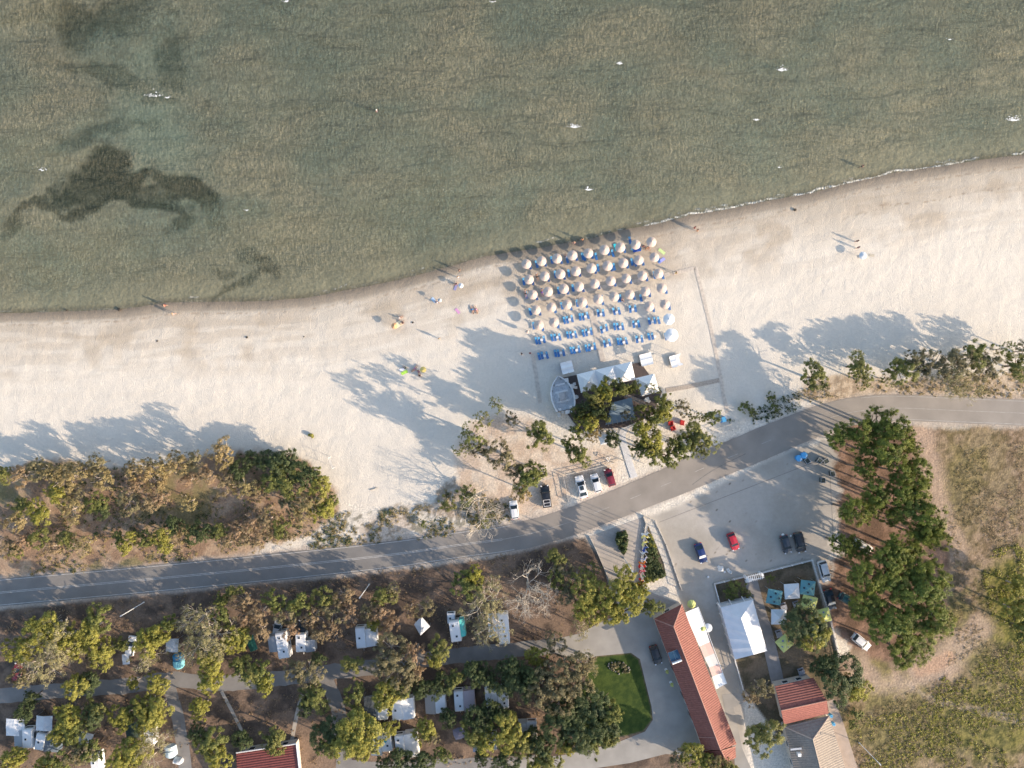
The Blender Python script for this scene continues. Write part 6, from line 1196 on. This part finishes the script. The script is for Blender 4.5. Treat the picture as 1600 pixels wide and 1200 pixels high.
# ---------------------------------------------------------------- towels and people
def towel(a, b, l_, w_, rz, colr, label):
    c = at(a, b); n = 6; mb = MB()
    f = lambda i, j, z: ((i / n - .5) * l_ + .02 * math.sin(j * 2), (j / 3 - .5) * w_ + .02 * math.sin(i * 3), z + .012 * math.sin(i * 1.7 + j * 2.3))
    for i in range(n):
        for j in range(3): mb.quad(f(i, j, .03), f(i + 1, j, .03), f(i + 1, j + 1, .03), f(i, j + 1, .03))
    ob = mb.build('beach_towel', fabric(*colr)); ob.location = (c.x, c.y, .02); ob.rotation_euler = (0, 0, R(rz)); tag(ob, label, 'towel', 'beach towels')
for t in ((1034,393,1.5,.6,-38,('limet',(.55,.68,.30)),'lime green towel right of the first parasol row'),(1033.5,407,1.5,.6,35,('lilac',(.35,.36,.75)),'lilac blue towel right of the second parasol row'),(961.5,386.5,1.4,.5,-75,('cyan',(.03,.55,.65)),'bright cyan towel left of the seventh front parasol'),(715,486,1.2,.55,-50,('pink',(.60,.30,.50)),'pink towel beside the two sunbathers'),(632,582,1.3,.6,25,('acid',(.45,.75,.10)),'acid green towel left of the yellow parasol'),(629,577,1.2,.5,20,('whitet',(.75,.75,.8)),'white and blue towel left of the yellow parasol'),(1362,399,1.0,.5,-5,('straw',(.5,.44,.34)),'straw mat right of the lone white parasol'),(622,507,1.5,1.0,30,('cream',(.80,.72,.50)),'cream towel under the orange parasol'),(678,469,1.2,.6,-45,('ice',(.6,.72,.85)),'pale blue towel near the waterline'),(712,449,1.2,.5,70,('stripe',(.25,.25,.45)),'dark striped towel by the waterline'),(995,391,1.6,.6,10,('denim',(.03,.10,.45)),'deep blue towel below the eighth front parasol'),(988,389,.6,.5,70,('aqua',(.3,.65,.75)),'small aqua towel below the eighth front parasol')): towel(*t)
SKIN = M('skin', (.42, .24, .17), .6, .05); HAIR = {'dark': M('dark_hair', (.03, .02, .015), .6), 'fair': M('fair_hair', (.40, .28, .14), .6), 'hat': M('white_hat', (.8, .8, .78), .8)}
def person(a, b, pose, rz, cloth, hair, label, z=0.0, group=None):
    J = {}
    if pose == 'stand' or pose == 'walk':
        s_ = .16 if pose == 'walk' else 0
        J = dict(pel=(0,0,.95), ch=(0,.01,1.28), nk=(0,0,1.48), hd=(0,.02,1.62), tp=(0,.02,1.72), hl=(-.10,0,.92), kl=(-.11,s_+.02,.50), al=(-.11,s_*1.2,.08), tl_=(-.12,s_*1.2+.14,.04), hr=(.10,0,.92), kr=(.11,-s_*.3,.50), ar=(.11,-s_*1.8,.10), tr=(.12,-s_*1.8+.14,.04), sl=(-.18,0,1.42), el=(-.25,-s_,1.14), wl=(-.27,-s_*.5+.06,.90), fl=(-.27,-s_*.5+.10,.80), sr=(.18,0,1.42), er=(.25,s_*.7,1.14), wr=(.27,s_+.08,.92), fr=(.27,s_+.14,.83))
    elif pose == 'sit':
        J = dict(pel=(0,0,.12), ch=(0,-.08,.42), nk=(0,-.08,.62), hd=(0,-.05,.76), tp=(0,-.05,.86), hl=(-.10,.02,.12), kl=(-.14,.36,.38), al=(-.12,.66,.08), tl_=(-.12,.78,.06), hr=(.10,.02,.12), kr=(.15,.34,.40), ar=(.13,.62,.08), tr=(.13,.75,.06), sl=(-.18,-.08,.56), el=(-.26,.04,.34), wl=(-.18,.28,.36), fl=(-.15,.36,.36), sr=(.18,-.08,.56), er=(.26,-.18,.32), wr=(.28,-.28,.08), fr=(.28,-.34,.05))
    else:
        J = dict(pel=(0,0,.14), ch=(0,.34,.15), nk=(0,.54,.15), hd=(0,.68,.17), tp=(0,.78,.17), hl=(-.10,-.03,.13), kl=(-.14,-.44,.16), al=(-.13,-.84,.10), tl_=(-.14,-.88,.20), hr=(.10,-.03,.13), kr=(.12,-.45,.12), ar=(.16,-.85,.10), tr=(.17,-.90,.20), sl=(-.18,.48,.14), el=(-.30,.26,.12), wl=(-.26,.02,.10), fl=(-.24,-.08,.10), sr=(.18,.48,.14), er=(.32,.62,.12), wr=(.16,.80,.12), fr=(.08,.84,.12))
    names = list(J); rad = dict(pel=(.15,.11), ch=(.16,.11), nk=(.055,.055), hd=(.095,.105), tp=(.07,.075), hl=(.09,.09), kl=(.06,.06), al=(.042,.045), tl_=(.035,.03), sl=(.06,.06), el=(.042,.042), wl=(.03,.03), fl=(.035,.02)); rad.update({k[:-1] + 'r' if not k.endswith('_') else 'tr': v for k, v in list(rad.items()) if k in ('hl','kl','al','tl_','sl','el','wl','fl')})
    E = [('pel','ch'),('ch','nk'),('nk','hd'),('hd','tp'),('pel','hl'),('hl','kl'),('kl','al'),('al','tl_'),('pel','hr'),('hr','kr'),('kr','ar'),('ar','tr'),('ch','sl'),('sl','el'),('el','wl'),('wl','fl'),('ch','sr'),('sr','er'),('er','wr'),('wr','fr')]
    V_ = [J[n] for n in names]; R_ = [rad.get(n, (.04, .04)) for n in names]; ED = [(names.index(p), names.index(q)) for p, q in E]
    # fingers and thumb, nose, ears
    def add(i, p, r_): V_.append(tuple(p)); R_.append((r_, r_)); ED.append((i, len(V_) - 1)); return len(V_) - 1
    for f_, w_, sgn in (('fl', 'wl', -1), ('fr', 'wr', 1)):
        F_ = Vector(J[f_]); d = (F_ - Vector(J[w_])).normalized(); sd_ = d.cross(Vector((1, 0, 0)) if pose != 'lie' else Vector((0, 0, 1))).normalized(); i0 = names.index(f_)
        for k, ln in enumerate((.07, .085, .08, .06)): add(i0, F_ + d * ln + sd_ * (.025 * (k - 1.5)), .009)
        add(names.index(w_), Vector(J[w_]) + d * .05 + sd_ * -.055, .011)
    fwd = Vector((0, 1, 0)) if pose != 'lie' else Vector((0, 0, 1)); hh = Vector(J['hd']); add(names.index('hd'), hh + fwd * .115, .016)
    for s_ in (-1, 1): add(names.index('hd'), hh + Vector((s_ * .10, 0, 0)), .018)
    me = bpy.data.meshes.new('person'); me.from_pydata(V_, ED, []); ob = bpy.data.objects.new('tmp', me); COL.objects.link(ob); sk = ob.modifiers.new('s', 'SKIN'); 
    for i, r_ in enumerate(R_): me.skin_vertices[0].data[i].radius = r_
    me.skin_vertices[0].data[names.index('pel')].use_root = True; sb = ob.modifiers.new('b', 'SUBSURF'); sb.levels = 1; sb.render_levels = 1
    dg = bpy.context.evaluated_depsgraph_get(); m2 = bpy.data.meshes.new_from_object(ob.evaluated_get(dg)); bpy.data.objects.remove(ob)
    c = at(a, b); root = empty('person', (c.x, c.y, z), R(rz), label, 'person', group); m2.materials.clear(); m2.materials.append(SKIN); bo = bpy.data.objects.new('body', m2); COL.objects.link(bo); bo.parent = root
    # clothing: shells of the torso region, and hair cap
    cm = fabric(*cloth); P, Ch, Hl, Hr = [Vector(J[k]) for k in ('pel', 'ch', 'hl', 'hr')]
    mb = MB(); mb.tube(P + (P - Ch) * .15, P.lerp(Ch, .25), .185, .165, 10); mb.tube(Hl, Hl.lerp(Vector(J['kl']), .35), .115, .105, 8); mb.tube(Hr, Hr.lerp(Vector(J['kr']), .35), .115, .105, 8); mb.build('shorts', cm, root, smooth=True)
    if cloth[0].startswith('shirt'): MB().tube(P.lerp(Ch, .2), Ch.lerp(Vector(J['nk']), .55), .18, .16, 10).build('shirt', cm, root, smooth=True)
    bm = bmesh.new(); bmesh.ops.create_icosphere(bm, subdivisions=2, radius=.118); back = (Vector((0, -.03, .03)) if pose != 'lie' else Vector((0, .04, -.02)))
    mh = bpy.data.meshes.new('hair'); bm.to_mesh(mh); bm.free(); mh.materials.append(HAIR[hair]); ho = bpy.data.objects.new('hair' if hair != 'hat' else 'hat', mh); COL.objects.link(ho); ho.parent = root; ho.location = hh + back
    for s_ in (-1, 1):
        pe = hh + fwd * .088 + Vector((s_ * .035, 0, .012)) ; MB().box(pe, (.016, .016, .012)).build('eye', GLASS, root)
    MB().box(hh + fwd * .088 + (Vector((0, 0, -.05)) if pose != 'lie' else Vector((0, -.05, 0))), (.04, .012, .012)).build('mouth', RED, root)
for p in ((589,174,'stand',60,('navyt',(.03,.05,.12)),'hat','person in a white hat wading far out in the sea',-.75),(1345,261,'walk',80,('dark',(.04,.04,.05)),'dark','person wading just off the right-hand shore',-.35),
 (260,478,'walk',95,('redsw',(.5,.05,.04)),'dark','person in red walking at the water edge on the left',-.1),(274,491,'walk',85,('greysw',(.3,.3,.33)),'fair','person in grey shorts on the wet sand at the left',0),
 (718,423,'walk',100,('blacks',(.03,.03,.03)),'dark','person in black at the waterline left of the parasols',-.05),(716,434,'stand',20,('whites',(.7,.7,.7)),'fair','person in white shorts just up from the waterline',0),
 (1084,357,'walk',60,('reds',(.55,.04,.03)),'dark','person in red shorts at the waterline right of the parasols',0),(1088,361,'stand',110,('orange',(.6,.2,.04)),'dark','second person in orange beside the one in red shorts',0),
 (1336,378,'stand',20,('shirtblack',(.02,.02,.03)),'dark','person dressed in black on the right-hand beach, upper of two',0),(1337.5,388,'stand',200,('shirtnavy',(.03,.03,.07)),'dark','person dressed in navy on the right-hand beach, lower of two',0),
 (687,529.5,'stand',30,('greens',(.3,.4,.3)),'fair','person standing alone at the tip of the big tree shadow',0),(738,484,'lie',200,('blues',(.03,.25,.55)),'dark','sunbather in blue lying beside the pink towel',.05),(744,484,'lie',205,('pinks',(.6,.3,.45)),'fair','sunbather in pink lying next to the one in blue',.05),
 (648,576,'lie',140,('rosy',(.6,.25,.4)),'fair','sunbather in pink left of the yellow parasol',.05),(654,580,'sit',200,('violet',(.4,.2,.5)),'dark','person in violet sitting beside the yellow parasol',.05),(656,587,'sit',10,('blackk',(.03,.03,.03)),'dark','person in black sitting below the yellow parasol',0),(634,575,'sit',60,('greensw',(.1,.4,.15)),'dark','person in green sitting on the white and blue towel',.05),
 (625,497,'sit',300,('whitesw',(.7,.7,.7)),'hat','person in a white hat sitting above the orange parasol',0),(630,504,'sit',120,('darksw',(.05,.05,.08)),'dark','person in dark swimwear sitting right of the orange parasol',0),(683,473,'sit',40,('bluesw',(.1,.2,.5)),'hat','person in a white hat sitting on the pale blue towel',.05),(713,444,'sit',100,('mauve',(.4,.2,.4)),'dark','person sitting on the dark striped towel',.05),
 (839,433,'lie',15,('blackb',(.02,.02,.02)),'hat','sunbather in black and white hat between the first two parasols of the second row',.40),(821,459,'lie',10,('blackc',(.02,.02,.02)),'dark','sunbather in black left of the first parasol of the third row',.38),(847,457,'lie',10,('purple',(.2,.1,.45)),'dark','sunbather in purple left of the second parasol of the third row',.38),
 (884,402,'sit',30,('navyb',(.03,.06,.3)),'hat','person in navy with a white hat left of the fourth front parasol',.35),(1004,386,'stand',20,('redk',(.45,.06,.05)),'dark','child-like figure in red between the last two front parasols',0),(1008,390,'stand',120,('tan',(.5,.3,.2)),'fair','person in tan next to the figure in red under the front row',0),(1012,387,'sit',220,('brick',(.4,.1,.08)),'dark','person in brick red sitting left of the last front parasol',0),
 (896.5,380,'walk',160,('skinny',(.6,.35,.3)),'fair','person walking in the shallows above the fourth front parasol',-.1),(909,375,'walk',160,('orng',(.7,.3,.1)),'dark','person at the waterline above the fifth front parasol',-.1),(972,470,'sit',0,('wht',(.7,.7,.72)),'dark','person in white on the sunbed in the fourth parasol row',.35),(1055,427,'walk',100,('yell',(.75,.6,.1)),'fair','person in yellow on the sand right of the second parasol row',0),
 (828,552,'stand',0,('shirtred',(.4,.03,.05)),'dark','person in red standing left of the back row of sunbeds',0),(815,553,'stand',90,('drk',(.03,.03,.05)),'dark','person in dark clothes on the shaded sand left of the one in red',0)):
    person(*p)
for k in list(TREEMESH.values()): pass
print('objects', len(bpy.data.objects))

for _o in bpy.data.objects:
    if _o.parent is None and 'label' in _o.keys() and not 4 <= len(_o['label'].split()) <= 16: print('BADLABEL', len(_o['label'].split()), _o['label'])
